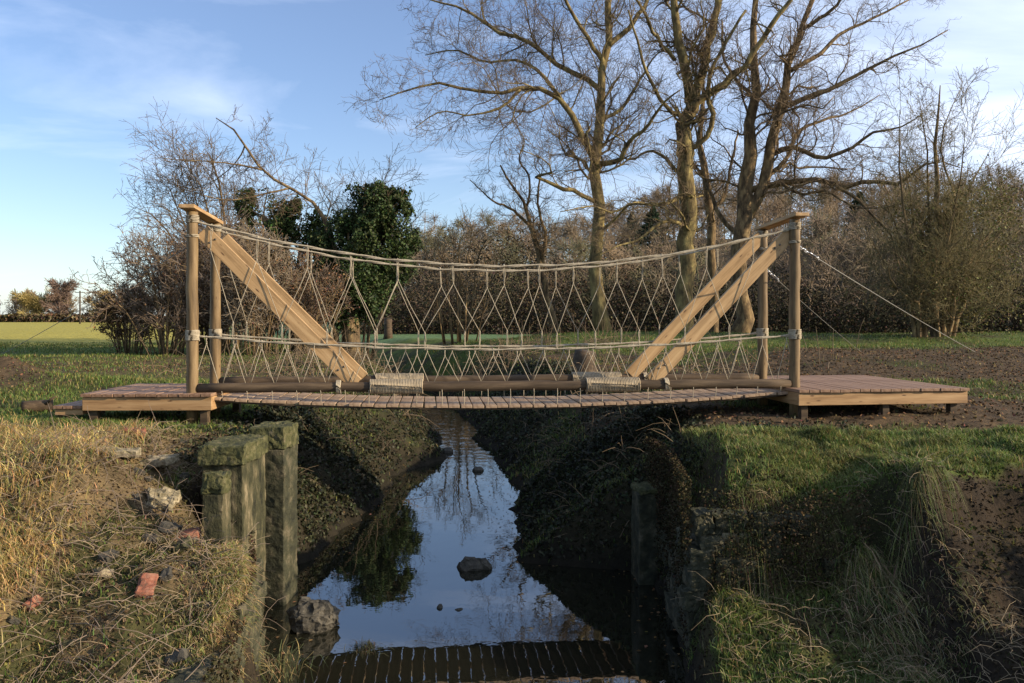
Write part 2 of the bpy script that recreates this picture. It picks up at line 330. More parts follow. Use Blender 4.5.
def spawn(P, R, counts, t0=.15, t1=1., ang=(35, 70), lr=(.4, .8), n=5, wob=.22, up=.1, rr=.6, length=None, taper=.6, tip=.25, flat=0):
    """children of many parent polylines at once"""
    m, k, _ = P.shape; ids = np.repeat(np.arange(m), counts); Mn = len(ids)
    t = rng.uniform(t0, t1, Mn); u = t*(k-1); i = np.clip(np.floor(u).astype(int), 0, k-2); f = (u-i)[:, None]
    p = P[ids, i]*(1-f)+P[ids, i+1]*f; T = P[ids, i+1]-P[ids, i]; T /= np.linalg.norm(T, axis=1, keepdims=True)+1e-9
    r = (R[ids, i]*(1-f[:, 0])+R[ids, i+1]*f[:, 0])*rr*rng.uniform(.7, 1, Mn)
    plen = np.linalg.norm(np.diff(P, axis=1), axis=2).sum(1)[ids] if length is None else np.broadcast_to(length, (m,))[ids]
    L = plen*rng.uniform(*lr, Mn)*(1-taper*t)
    rv = rng.normal(size=(Mn, 3)); rv[:, 2] *= (1-flat); rv -= (rv*T).sum(1, keepdims=True)*T; rv /= np.linalg.norm(rv, axis=1, keepdims=True)+1e-9
    a = np.radians(rng.uniform(*ang, Mn))[:, None]; d = T*np.cos(a)+rv*np.sin(a)
    out = [p]; cur = p; st = (L/(n-1))[:, None]
    for s in range(n-1):
        d = d+rng.normal(scale=wob, size=d.shape)+np.array([[0, 0, up]]); d /= np.linalg.norm(d, axis=1, keepdims=True)
        cur = cur+d*st; out.append(cur)
    PP = np.stack(out, 1); RR = r[:, None]*np.linspace(1, tip, n)[None]
    return PP, RR
def plen(P): return np.linalg.norm(np.diff(P, axis=1), axis=2).sum(1)

def big_tree(limbs, name, label, dens=1.0, bark=None, twig=None, tips=(.35, .95), up=.06, group=None, cat='tree', minr=.0058, lv=(1.0, 1.4, 1.5)):
    """limbs: list of pixel polylines [(u,v,Y,width_px)], first is the trunk"""
    L3 = []
    for l in limbs:
        q = np.array([[*px3(u, v, Y), w/2/F*Y] for u, v, Y, w in l]); L3.append(resample(q, 14))
    base = L3[0][0, :3].copy(); base[2] = gz(base[0], base[1])-.12; L3[0][0, 2] = min(L3[0][0, 2], base[2])
    e = empty(name, base); tag(e, label, cat, group)
    T = Tubes(); P = np.stack([l[:, :3] for l in L3]); R = np.stack([np.maximum(l[:, 3], .012) for l in L3])
    wob = rng.normal(scale=1, size=P.shape)*R[..., None]*.35; wob[:, 0] = 0; P = P+wob
    R = R.copy(); R[0, 0] *= 1.25; R *= .86
    T.add(P, R, 10)
    ll = plen(P)
    cn = np.maximum(3, (ll*2.2*dens*lv[0]).astype(int)); cn[0] = int(cn[0]*.8)
    A, RA = spawn(P[:1], R[:1], cn[:1], .35, 1, (35, 75), (.16, .3), 8, .36, up+.05, .3, taper=.5)
    B, RB = spawn(P[1:], R[1:], cn[1:], .08, 1, (25, 70), (.22, .5), 8, .36, up, .42, taper=.45) if len(P) > 1 else (A[:0], RA[:0])
    A = np.concatenate([A, B]); RA = np.clip(np.concatenate([RA, RB]), minr*1.3, .05); T.add(A, RA, 5)
    trunk = T.build('trunk', bark or m_bark, e)
    Cw = Tubes(); cnt = np.maximum(2, (plen(A)*4.8*dens*lv[1]).astype(int)); A2, R2 = spawn(A, RA, cnt, .1, 1, (25, 70), (.3, .6), 5, .32, up, .55, taper=.45); R2 = np.maximum(R2, minr)
    Cw.add(A2, R2, 3)
    cnt = np.maximum(2, (plen(A2)*5.0*dens*lv[2]).astype(int)); A3, R3 = spawn(A2, R2, cnt, .1, 1, (20, 60), (.35, .75), 4, .3, up, .7, taper=.35); R3 = np.maximum(R3*.8, minr*.75)
    Cw.add(A3, R3, 3)
    Cw.build('crown', twig or m_twig, e)
    print(name, len(A), len(A2), len(A3))
    return e

# ------------------------------------------------------------------ leaf cards
def leaves(centres, size, tint, up=0., droop=0):
    n = len(centres); a = rng.normal(size=(n, 3)); a[:, 2] += up; a /= np.linalg.norm(a, axis=1, keepdims=True)
    r = rng.normal(size=(n, 3)); bx = np.cross(a, r); bx /= np.linalg.norm(bx, axis=1, keepdims=True); by = np.cross(a, bx)
    s = (np.ones(n)*np.asarray(size)*rng.uniform(.6, 1.3, n))[:, None]
    c = np.asarray(centres); V = np.stack([c-bx*s*.5, c-by*s*.38+a*s*.08, c+bx*s*.55, c+by*s*.38+a*s*.08], 1).reshape(-1, 3)
    q = np.arange(4*n).reshape(n, 4); return V, q, np.repeat(tint, 4, axis=0)
def leaf_obj(name, V, q, c, m, parent=None):
    me = np_mesh(name, V, q, np.full(len(q), 4), c)
    if parent is not None: me.transform(Matrix.Translation(-parent_loc(parent)))
    return link(name, me, m, parent)
def tints(n, base, var=.35, hv=.12):
    b = np.asarray(base)[None]; return np.clip(b*(1+rng.normal(scale=var, size=(n, 1)))*(1+rng.normal(scale=hv, size=(n, 3))), .004, 1)

# ------------------------------------------------------------------ THE BRIDGE
YAW = .0982; BO = np.array([-3.771, 9.4425, 1.772]); cy, sy = math.cos(YAW), math.sin(YAW)
def B(a, b, z): return np.array([BO[0]+a*cy-b*sy, BO[1]+a*sy+b*cy, BO[2]+z])
BL = 7.4; BW = 1.0
bridge = empty('rope_bridge', tuple(BO), YAW)
tag(bridge, 'timber and rope footbridge with slanting plank braces spanning the stream', 'footbridge')
MB_inv = (Matrix.Translation(Vector(BO)) @ Matrix.Rotation(YAW, 4, 'Z')).inverted()
def L(a, b, z): return np.array([a, b, z], float)
def lbuild(T, name, m, parent, smooth=True):
    V = np.concatenate(T.V); Q = np.concatenate(T.Q); loops = [Q.ravel()]; sizes = [np.full(len(Q), 4)]
    for c in T.caps: loops.append(np.array(c)); sizes.append(np.array([len(c)]))
    me = np_mesh(name, V, np.concatenate(loops), np.concatenate(sizes)); return link(name, me, m, parent, smooth)
def box_bm(bm, size, mtx, bev=.006):
    g = bmesh.ops.create_cube(bm, size=1, matrix=mtx @ Matrix.Diagonal((*size, 1)))
    return g
def box(name, size, mtx, m, parent=None, bev=.006, rough=0):
    """a bevelled board; the mesh keeps its own axes so the grain runs along it"""
    bm = bmesh.new(); bmesh.ops.create_cube(bm, size=1, matrix=Matrix.Diagonal((*size, 1)))
    if bev: bmesh.ops.bevel(bm, geom=bm.edges[:], offset=min(bev, min(size)*.3), segments=2, affect='EDGES', profile=.6)
    if rough:
        bmesh.ops.subdivide_edges(bm, edges=bm.edges[:], cuts=2, use_grid_fill=True)
        for v in bm.verts: v.co += Vector(rng.normal(scale=rough, size=3))
    me = bpy.data.meshes.new(name); bm.to_mesh(me); bm.free(); o = link(name, me, m, parent); o.matrix_local = mtx
    return o
def wobble_tube(p0, p1, r, n=10, w=.003, k=16, rv=.03):
    t = np.linspace(0, 1, n)[:, None]; P = p0*(1-t)+p1*t; P[1:-1] += rng.normal(scale=w, size=(n-2, 3)); return P, r*(1+rng.normal(scale=rv, size=n))
def post(name, a, b, z0, z1, r):
    T = Tubes(); P, R = wobble_tube(L(a, b, z0), L(a, b, z1), r, 12, .004); R = R*np.linspace(1.06, .95, 12); T.add(P, R, 18); return lbuild(T, name, m_post, bridge)
def wrap(name, p, axis_, r, h, turns, thick, m, parent=None):
    """rope coiled round a pole"""
    T = Tubes(); n = int(turns*14); t = np.linspace(0, 1, n); th = t*turns*2*math.pi
    if axis_ == 'z': P = np.stack([p[0]+r*np.cos(th), p[1]+r*np.sin(th), p[2]+h*(t-.5)], 1)
    else: P = np.stack([p[0]+h*(t-.5), p[1]+r*np.cos(th), p[2]+r*np.sin(th)], 1)
    P += rng.normal(scale=thick*.08, size=P.shape); T.add(P, np.full(n, thick), 6); return lbuild(T, name, m, parent or bridge)
PR = .066
posts = {}
for a in (0, BL):
    for b in (0, BW):
        o = post('post', a, b, -.42, 2.08, PR*(1 if b == 0 else .98)); posts[(a, b)] = o
        # rope lashings belong to the post
        for z, h, tn in ((1.99, .09, 5), (1.79, .035, 2)):
            wrap('lashing', (a, b, z), 'z', PR+.004, h, tn, .008, m_rope, o)
        wrap('lashing', (a, b, .62), 'z', PR+.008, .12, 8, .009, m_rope, o)
for s, a in ((0, -.02), (1, BL+.02)):
    mt = Matrix.Translation((a, BW/2-.02, 2.105)) @ Matrix.Rotation(R_(-2), 4, 'X') @ Matrix.Rotation(R_(90), 4, 'Z')
    box('cap_board', (1.30, .18, .045), mt, m_plank, bridge, .008)
def strut(name, p0, p1, w, th, m):
    p0 = Vector(p0); p1 = Vector(p1); x = (p1-p0); ln = x.length; x.normalize(); y = Vector((0, 1, 0)); z = x.cross(y).normalized()
    mt = Matrix((x, y, z)).transposed().to_4x4(); mt.translation = (p0+p1)/2
    return box(name, (ln, th, w), mt, m, bridge, .007)
for b in (0, BW):
    yb = b + (.055 if b == 0 else -.02)
    strut('brace', (.10, yb, 1.86), (1.90, yb, .03), .178, .062, m_plank)
    strut('brace', (7.41 if b == 0 else 7.37, yb, 1.955 if b == 0 else 1.97), (5.54 if b == 0 else 5.51, yb, .03 if b == 0 else .05), .172, .062, m_plank)
for b in (0, BW):
    T = Tubes(); P, R = wobble_tube(L(.07, b, -.005), L(BL-.07, b, .0), .059, 26, .004); T.add(P, R, 16); bo = lbuild(T, 'beam', m_log, bridge)
    for a0, a1 in ((2.07, 2.70), (4.71, 5.38)):
        o = wrap('rope_wrapping', ((a0+a1)/2, b, 0), 'x', .083, a1-a0, 34, .0115, m_ropew, bo)
        T = Tubes(); T.add(np.array([[a0, b, 0], [a1, b, 0]]), np.array([.083, .083]), 18); lbuild(T, 'wrapping_core', m_ropew, bo)
    for a in (1.70, 5.72): wrap('lashing', (a, b, 0), 'x', .075, .05, 4, .011, m_rope, bo)
m_bolt = mat('bolt_head', [(.3, (.08, .07, .06)), (.7, (.2, .18, .16))], 30, .5, 0, metal=.7)
for (a, z) in ((.22, 1.74), (1.72, .22), (BL-.22, 1.74), (BL-1.72, .22)):
    for d in (-.03, .035):
        T = Tubes(); T.add(np.array([L(a+d, .026, z+d*.6), L(a+d, .014, z+d*.6)]), np.array([.014, .011]), 8); lbuild(T, 'bolt', m_bolt, bridge)
# slats hang under the beams and sag
def deck_z(a): 
    t = (a-.15)/(BL-.25); return -.115-.135*4*t*(1-t)
na = 49; da = (BL+.02-.18)/na
for i in range(na):
    a = .2+da*(i+.5); z = deck_z(a); sl = math.atan2(deck_z(a+.05)-deck_z(a-.05), .1)
    mt = Matrix.Translation((a, .48+rng.normal(scale=.008), z+rng.normal(scale=.002))) @ Matrix.Rotation(-sl, 4, 'Y') @ Matrix.Rotation(rng.normal(scale=.008), 4, 'Z')
    box('slat', (.134, 1.10, .032), mt, m_slat, bridge, .004)
for b in (-.035, .99):      # cable under the slats and the loops that hang it
    T = Tubes(); aa = np.linspace(.1, BL-.02, 40); T.add(np.stack([aa, np.full(40, b), deck_z(aa)-.03], 1), np.full(40, .012), 6); lbuild(T, 'deck_cable', m_log, bridge)
for b in (0, BW):
    for a in np.arange(.35, 7.2, .285):
        a = a+rng.normal(scale=.01); z = deck_z(a); s_ = -.03 if b == 0 else .03; T = Tubes()
        P = np.array([L(a, b+s_*2.0, -.035), L(a+.004, b+s_*1.6, -.07), L(a+.002, b+s_, z+.012)]); T.add(resample(P, 6), np.full(6, .0045), 5)
        lbuild(T, 'hanger_rope', m_rope, bridge)
# handrails
def top_z(a): t = a/BL; return 1.98-.515*4*t*(1-t)-.0
def mid_z(a): t = a/BL; return .62-.175*4*t*(1-t)
def rope(P, r, name, parent=bridge, m=None, sides=7, T=None):
    own = T is None; T = T or Tubes(); T.add(P, np.full(len(P), r), sides); return lbuild(T, name, m or m_rope, parent) if own else None
def fat(a0, a1, fz, b, off, n=60):
    a = np.linspace(a0, a1, n); return np.stack([a, b+off*np.sin(a*9+off*50), fz(a)+off*np.cos(a*9+off*50)+.004*np.sin(a*5+b*9)], 1)
for b in (0, BW):
    rope(fat(.0, BL, top_z, b, .010), .0105, 'handrail_rope'); rope(fat(.0, BL, top_z, b, -.010), .0105, 'handrail_rope')
    rope(fat(.0, BL, mid_z, b, .008), .0095, 'middle_rope'); rope(fat(.0, BL, mid_z, b, -.008), .0095, 'middle_rope')
    NET = Tubes()
    def seg(p, q, r=.0046, sag=.0):
        t = np.linspace(0, 1, 5)[:, None]; P = p*(1-t)+q*t; P[:, 2] -= sag*4*(t*(1-t))[:, 0]; P[1:-1] += rng.normal(scale=.0025, size=(3, 3)); NET.add(P, np.full(5, r), 5)
    def knot(p, h=.03):
        NET.add(np.array([p+L(0, 0, -h/2), p, p+L(0, 0, h/2)]), np.array([.005, .010, .005]), 5)
    A = np.array([.22, .75, 1.33, 1.84, 2.4, 3.06, 3.69, 4.12, 4.55, 5.1, 5.67, 6.25, 6.85] if b == 0 else [.14, .68, 1.23, 1.76, 2.35, 2.92, 3.55, 4.1, 4.49, 5.1, 5.69, 6.2, 6.75])
    mids = (A[1:]+A[:-1])/2
    tops = []
    for a in A:
        h = top_z(a)-mid_z(a); d = .11+.06*rng.random(); dd = .16*h
        p = L(a, b, top_z(a)); q = L(a+rng.normal(scale=.008), b, top_z(a)-dd-.07)
        seg(p+L(-.008, 0, 0), q+L(-.004, 0, 0)); seg(p+L(.008, 0, 0), q+L(.004, 0, 0)); knot(q); knot(p, .045); tops.append(q)
    for k, a in enumerate(mids):
        q = L(a+rng.normal(scale=.012), b, mid_z(a)+.20+rng.normal(scale=.01)); e_ = L(q[0], b, mid_z(q[0]))
        for s_ in (-.006, .006): seg(q+L(s_, 0, 0), e_+L(s_, 0, 0))
        seg(tops[k], q, sag=.006); seg(tops[k+1], q, sag=.006); knot(q); knot(e_, .04)
    A2 = np.arange(.16 if b == 0 else .28, BL-.1, .31)
    for a in A2:
        a = a+rng.normal(scale=.012); z = mid_z(a); q = L(a, b, z-.07-.02*rng.random()); seg(L(a, b, z), q, .006); knot(q, .022); knot(L(a, b, z), .03)
        for s_ in (-.14, .14): seg(q, L(a+s_+rng.normal(scale=.008), b-.0, .055))
    lbuild(NET, 'rope_netting', m_rope, bridge)
# ------------------------------------------------------------------ platforms
def platform(name, label, org, yaw, lx, ly, legs, fasc=.155, wide=.13):
    e = empty(name, (org[0], org[1], 0), yaw); tag(e, label, 'platform', None)
    top = org[2]; n = max(3, int(round(lx/wide))); w = lx/n
    for i in range(n):
        mt = Matrix.Translation((w*(i+.5), ly/2+rng.normal(scale=.004), top-.018+rng.normal(scale=.0015)))
        box('deck_board', (w-.008, ly+.05, .036), mt, m_deck, e, .004)
    zc = top-.040-fasc/2
    box('fascia', (lx-.02, .045, fasc), Matrix.Translation((lx/2, .03, zc)), m_fascia, e)
    box('fascia', (lx-.02, .045, fasc), Matrix.Translation((lx/2, ly-.03, zc)), m_fascia, e)
    for x in (.035, lx-.035): box('fascia', (ly-.115, .045, fasc), Matrix.Translation((x, ly/2, zc)) @ Matrix.Rotation(R_(90), 4, 'Z'), m_fascia, e)
    for (x, y) in legs:
        zz = gz(org[0]+x*math.cos(yaw)-y*math.sin(yaw), org[1]+x*math.sin(yaw)+y*math.cos(yaw))-.1; zt = top-.042
        box('leg', (.09, .09, zt-zz), Matrix.Translation((x, y, (zt+zz)/2)), m_log, e)
    return e
platform('timber_platform', 'larger decked timber platform at the right end of the bridge', (3.50, 9.78, 1.722), .13, 2.27, 2.3, [(.12, .12), (2.12, .12), (.12, 2.1), (2.12, 2.1), (1.2, .12)])
platform('timber_platform', 'smaller decked timber platform behind the mossy pillars, at the left end of the bridge', (-4.98, 9.24, 1.722), .03, 1.50, 1.45, [(.11, .11), (1.38, .11), (.11, 1.3), (1.38, 1.3)])
e = platform('step', 'low timber step against the outer side of the smaller platform', (-5.33, 9.3, 1.58), .03, .34, 1.1, [(.06, .1), (.06, 1.0)], .07)
e['category'] = 'step'

# ------------------------------------------------------------------ guy ropes and turnbuckles
def guy(p0, p1, label, r=.009, chain=True, sag=.03):
    p0 = np.array(p0, float); p1 = np.array(p1, float); base = Vector(p1)
    e = empty('guy_rope', base); tag(e, label, 'guy rope')
    t = np.linspace(0, 1, 16)[:, None]; P = p0*(1-t)+p1*t; P[:, 2] -= sag*4*(t*(1-t))[:, 0]
    T = Tubes(); T.add(P, np.linspace(r, r*.8, 16), 6); T.build('rope', m_line, e)
    if chain:
        d = (p1-p0); dl = np.linalg.norm(d); d /= dl
        T = Tubes(); s = np.cross(d, [0, 0, 1]); s /= np.linalg.norm(s); up = np.cross(s, d)
        for k in range(3):
            c = p0+d*(.05+.075*k); ax2 = s if k % 2 else up; th = np.linspace(0, 2*math.pi, 13)
            T.add(c+np.outer(np.cos(th)*.048, d)+np.outer(np.sin(th)*.018, ax2), np.full(13, .006), 6)
        c = p0+d*.47
        for q in (-1, 1): T.add(np.array([c-d*.13+s*q*.016, c+d*.13+s*q*.016]), np.array([.006, .006]), 6)
        for q in (-1, 1): T.add(np.array([c+d*q*.12, c+d*q*.22]), np.array([.009, .009]), 6)
        for q in (-1, 1):
            c2 = c+d*q*.24; th = np.linspace(0, 2*math.pi, 13); T.add(c2+np.outer(np.cos(th)*.026, d)+np.outer(np.sin(th)*.02, up), np.full(13, .006), 6)
        T.build('turnbuckle', m_steel, e)
pR = B(BL+.06, 0, 1.73); gx, gyy = 11.0, 19.0
guy(pR, (gx, gyy, gz(gx, gyy)), 'thick pale guy rope with chain links from the near right post down to the grass', .0075)
pR2 = B(BL+.06, BW, 1.50); gx, gyy = 8.3, 19.0
guy(pR2, (gx, gyy, gz(gx, gyy)), 'thinner guy line from the rear right post, lower one of the right pair', .004)
pL = B(-.06, 0, 1.66); gx, gyy = -11.6, 17.0
guy(pL, (gx, gyy, gz(gx, gyy)), 'thin guy line from the near left post down to the meadow at left', .005, False)
pL = B(-.08, BW, 1.64); gx, gyy = -8.9, 14.4
#guy(pL, (gx, gyy, gz(gx, gyy)), 'thin guy line from the rear left post', .005, False)

# ------------------------------------------------------------------ stone pillars, walls, loose stones
def rough_block(name, size, mtx, m, parent=None, amp=.02, cuts=5, bev=.02, seed=0, sharp=False):
    bm = bmesh.new(); bmesh.ops.create_cube(bm, size=1, matrix=Matrix.Diagonal((*size, 1)))
    bmesh.ops.bevel(bm, geom=bm.edges[:], offset=bev, segments=1, affect='EDGES')
    long = max(size); 
    for it in range(cuts):
        es = [e for e in bm.edges if e.calc_length() > max(.028, long/34)]
        if not es: break
        bmesh.ops.subdivide_edges(bm, edges=es, cuts=1, use_grid_fill=True)
        if len(bm.verts) > 9000: break
    from mathutils import noise
    for v in bm.verts:
        q = v.co*max(6, 2.2/long)+Vector((seed*3.1, seed*1.7, seed)); v.co += noise.noise_vector(q)*amp*.7+noise.noise_vector(q*2.7)*amp*.5+noise.noise_vector(q*7.5)*amp*.3
    bmesh.ops.triangulate(bm, faces=bm.faces[:])
    me = bpy.data.meshes.new(name); bm.to_mesh(me); bm.free(); o = link(name, me, m, parent, False); o.matrix_local = mtx; return o
def pillar(label, cx, cy_, w, d, ztop, rz, capx=1.15, cap=.10, m=m_stone, course=.2):
    e = empty('stone_pillar', (cx, cy_, -.35), rz); tag(e, label, 'stone pillar', 'stone pillars along the stream')
    h = ztop-cap+.35
    rough_block('shaft', (w, d, h), Matrix.Translation((0, 0, h/2)), m, e, .014, 6, .008, seed=cx*7)
    rough_block('capstone', (w*capx, d*capx, cap), Matrix.Translation((0, 0, h+cap/2-.004)), m_cap, e, .026, 5, .01, seed=cy_)
    return e
pillar('broad mossy stone pillar with a green slab top, nearest the left platform', -2.50, 7.22, .36, .58, 1.50, -.03, 1.12, .17)
pillar('tall narrow pillar with dark wet sides standing closest to the open water', -2.33, 7.85, .33, .40, 1.56, -.06, 1.06, .22, m=m_darkstone)
pillar('slim short pillar with a flat mossy top, in front of the broad slab-topped pillar', -2.34, 6.35, .16, .17, 1.38, .0, 1.05, .16)
pillar('smooth dark green pier half hidden under the turf of the right bank', 1.45, 8.45, .3, .4, .84, .05, 1.02, .06, m=m_darkstone)
# low ruined masonry in the left foreground
e = empty('ruined_wall', (-1.95, 5.4, 0)); tag(e, 'low ruined masonry wall overgrown with dry grass at the left water edge', 'wall')
k = 0
for row in range(5):
    y = 4.5
    while y < 6.35:
        ln = rng.uniform(.2, .34); h = .135; zt = .02+row*.14
        if zt+h < np.interp(y+ln/2, [4.5, 8.3], [.52, 1.28])+.03:
            k += 1; xw = np.interp(y, LY, LX)
            rough_block('masonry_block', (.22, ln-.015, h-.01), Matrix.Translation((xw-.12-(-1.95)+rng.normal(scale=.012), y+ln/2-5.4, zt)) @ Matrix.Rotation(rng.normal(scale=.04), 4, 'Z'), m_darkstone, e, .022, 3, .006, seed=k)
        y += ln
# stone wall face in the right abutment
e = empty('stone_wall', (2.1, 6.3, 0)); tag(e, 'dark rough stone wall with pale lichen under the overhanging turf of the right bank', 'wall')
k = 0
for row in range(6):
    x = 1.42+.1*rng.random()
    while x < 2.6:
        ln = rng.uniform(.12, .34); h = rng.uniform(.12, .19); zt = .12+row*.165; k += 1
        if rng.random() > (.1 if x < 1.9 else .62):
            rough_block('masonry_block', (ln-.01, .2, h), Matrix.Translation((x+ln/2-2.1, .06+.04*rng.normal()+row*.022, zt)) @ Matrix.Rotation(rng.normal(scale=.09), 4, 'Z') @ Matrix.Rotation(rng.normal(scale=.06), 4, 'Y'), m_pale if k in (17, 24) else m_darkstone, e, .03, 3, .008, seed=k*1.3)
        x += ln
e2 = empty('side_wall', (1.36, 7.2, 0)); tag(e2, 'dark stone side wall dropping straight to the water under the right turf', 'wall')
for row in range(5):
    y = 6.3
    while y < 8.4:
        ln = rng.uniform(.18, .46); zt = .03+row*.165; k += 1; xw = np.interp(y, RY, RX)
        rough_block('masonry_block', (.18, ln-.01, .165), Matrix.Translation((xw+.08+.025*rng.normal()+row*.012-1.36, y+ln/2-7.2, zt)) @ Matrix.Rotation(rng.normal(scale=.06), 4, 'Z'), m_darkstone, e2, .026, 3, .008, seed=k*1.1)
        y += ln
def loose(name, label, cat, u, v, Y, size, m, rot=(0, 0, 0), amp=.012, group=None):
    p = px3(u, v, Y); z = gz(p[0], Y); z = max(z, WL-.05)
    from mathutils import Euler
    mt = Matrix.Translation((p[0], Y, z+size[2]*.42)) @ Euler(rot).to_matrix().to_4x4()
    o = rough_block(name, size, mt, m, None, amp, 3, min(size)*(.34 if m is m_rock else .12), seed=u*.1); o.data.polygons.foreach_set('use_smooth', np.zeros(len(o.data.polygons), bool)); tag(o, label, cat, group); return o
loose('brick', 'tilted red brick lying in the dry grass at the left', 'brick', 146, 573, 5.35, (.11, .19, .08), m_brick, (.5, .3, .35), .014)
loose('brick', 'red brick on the mossy rubble just left of the slab-topped pillar', 'brick', 134, 450, 7.7, (.2, .12, .09), m_brick, (.1, .1, .3), .014)
loose('brick', 'dark red brick half buried in the slope below the slim short pillar', 'brick', 186, 520, 6.3, (.22, .12, .08), m_brick, (.1, -.3, .2), .014)
loose('stone', 'pale yellow stone slab among the dry stalks at left', 'stone', 163, 500, 6.75, (.24, .2, .11), m_pale, (.25, .2, .3), .045)
loose('stone', 'flat pale ledge stone at the top of the left rubble slope', 'stone', 118, 487, 7.0, (.36, .2, .06), m_pale, (.0, .05, .1), .03)
loose('stone', 'long greyish ledge stone behind the pale yellow slab', 'stone', 152, 476, 7.2, (.4, .2, .07), m_pale, (.05, -.05, -.1), .035)
loose('rock', 'dark low rock with a mossy top in the middle of the stream', 'rock', 475, 555, 8.8, (.34, .22, .16), m_rock, (0, .1, .2), .05)
loose('rock', 'squared dark rock in the water beside the foot of the left pillars', 'rock', 313, 608, 7.1, (.42, .32, .30), m_rock, (0, .06, .3), .06)
loose('rock', 'small dark stone breaking the water below the middle rock, right one of two', 'rock', 459, 595, 7.55, (.08, .06, .07), m_rock, (.3, .2, .5), .02)
loose('rock', 'tiny dark stone upright in the water, left one of two', 'rock', 439, 592, 7.6, (.05, .045, .09), m_rock, (.2, .3, .2), .016)
loose('rock', 'small dark stone in the narrow upstream water near the left spit', 'rock', 448, 444, 16.4, (.22, .16, .16), m_rock)
loose('rock', 'dark stone in the water upstream, close to the right bank', 'rock', 478, 462, 14.4, (.2, .14, .13), m_rock)
loose('rock', 'rounded rock sticking out of the right foreground turf', 'rock', 722, 640, 5.1, (.16, .12, .1), m_rock)
# cut log in the meadow on the left
e = empty('cut_log', (*px3(36, 405, 10.4)[:2], 0)); lz = gz(e.location.x, 10.4)
e.location.z = lz; e.scale = (.72, .72, .8); tag(e, 'short dark cut log lying in the grass left of the step', 'log')
T = Tubes(); P = np.array([[-.2, -.08, .09], [-.05, -.02, .1], [.1, .05, .1], [.24, .12, .1]]); T.add(resample(P, 8), .095*(1+rng.normal(scale=.05, size=8)), 14)
o = lbuild(T, 'log_body', m_log, e)
T = Tubes(); T.add(np.array([[.18, .0, .14], [.3, -.05, .22], [.38, -.05, .26]]), np.array([.03, .022, .012]), 7); lbuild(T, 'branch_stub', m_log, e)
# tree stump on the far side of the stream
def stump(u, v, Y, r, h, label, m=m_log):
    p = px3(u, v, Y); z = gz(p[0], Y); e = empty('tree_stump', (p[0], Y, z)); tag(e, label, 'stump'); T = Tubes()
    P = np.array([[0, 0, -.1], [.02, 0, h*.3], [0, .02, h*.7], [.03, 0, h]]); T.add(P, np.array([r*1.35, r*1.05, r, r*.95]), 12); lbuild(T, 'trunk', m, e); return e
stump(584, 372, 17.5, .24, .62, 'dark broken stump at the stream edge seen through the netting')
stump(388, 322, 52, .25, 1.3, 'short grey post-like stump in the far green field')

# ------------------------------------------------------------------ TREES
D1 = 33
def limb(pts, Y0, Y1=None, dy=None):
    n = len(pts); Y1 = Y0 if Y1 is None else Y1
    return [(u, v, Y0+(Y1-Y0)*i/(n-1), w) for i, (u, v, w) in enumerate(pts)]
def lenl(l): return l
t1 = [limb([(603, 337, 20), (594, 300, 16), (589, 268, 15), (597, 225, 14), (598, 170, 13), (599, 120, 11), (606, 70, 9), (611, 20, 8), (614, -30, 7), (625, -95, 4)], 33),
      limb([(598, 168, 9), (583, 138, 8), (568, 110, 7), (555, 95, 6), (530, 87, 5), (500, 93, 4), (470, 90, 3.5), (440, 84, 3), (408, 90, 2), (380, 100, 1)], 33, 31),
      limb([(600, 90, 7), (585, 78, 6), (558, 66, 5.5), (530, 42, 4.5), (500, 32, 4), (470, 12, 3), (440, 2, 2), (410, -5, 1)], 33, 35),
      limb([(603, 62, 6), (590, 40, 5), (572, 12, 4), (556, -20, 3), (535, -55, 2)], 33, 31),
      limb([(598, 203, 6), (585, 196, 5), (566, 190, 5), (548, 182, 4), (535, 176, 3), (552, 172, 2.5), (545, 160, 1.5), (520, 150, 1)], 33, 30),
      limb([(599, 164, 7), (618, 160, 6), (630, 140, 5), (648, 125, 4), (662, 105, 3), (680, 90, 1.5)], 33, 30),
      limb([(609, 45, 7), (625, 32, 6), (640, 12, 5), (655, -15, 4), (675, -50, 3)], 33, 35),
      limb([(558, 95, 5), (540, 72, 4), (515, 60, 3), (485, 62, 2.5), (455, 50, 2), (425, 55, 1)], 32.5, 35),
      limb([(520, 90, 4), (500, 108, 3), (470, 115, 2), (440, 112, 1.5), (415, 128, 1)], 32, 31),
      limb([(597, 232, 4), (612, 222, 3), (630, 205, 2.5), (655, 205, 1.5), (675, 215, 1)], 33, 31),
      limb([(600, 120, 5), (622, 108, 4), (640, 80, 3), (652, 60, 2), (668, 45, 1)], 33, 35)]
big_tree(t1, 'bare_tree', 'tall bare tree with a curved pale foot and long limbs reaching left over the bridge', 1.0, m_bark_g)
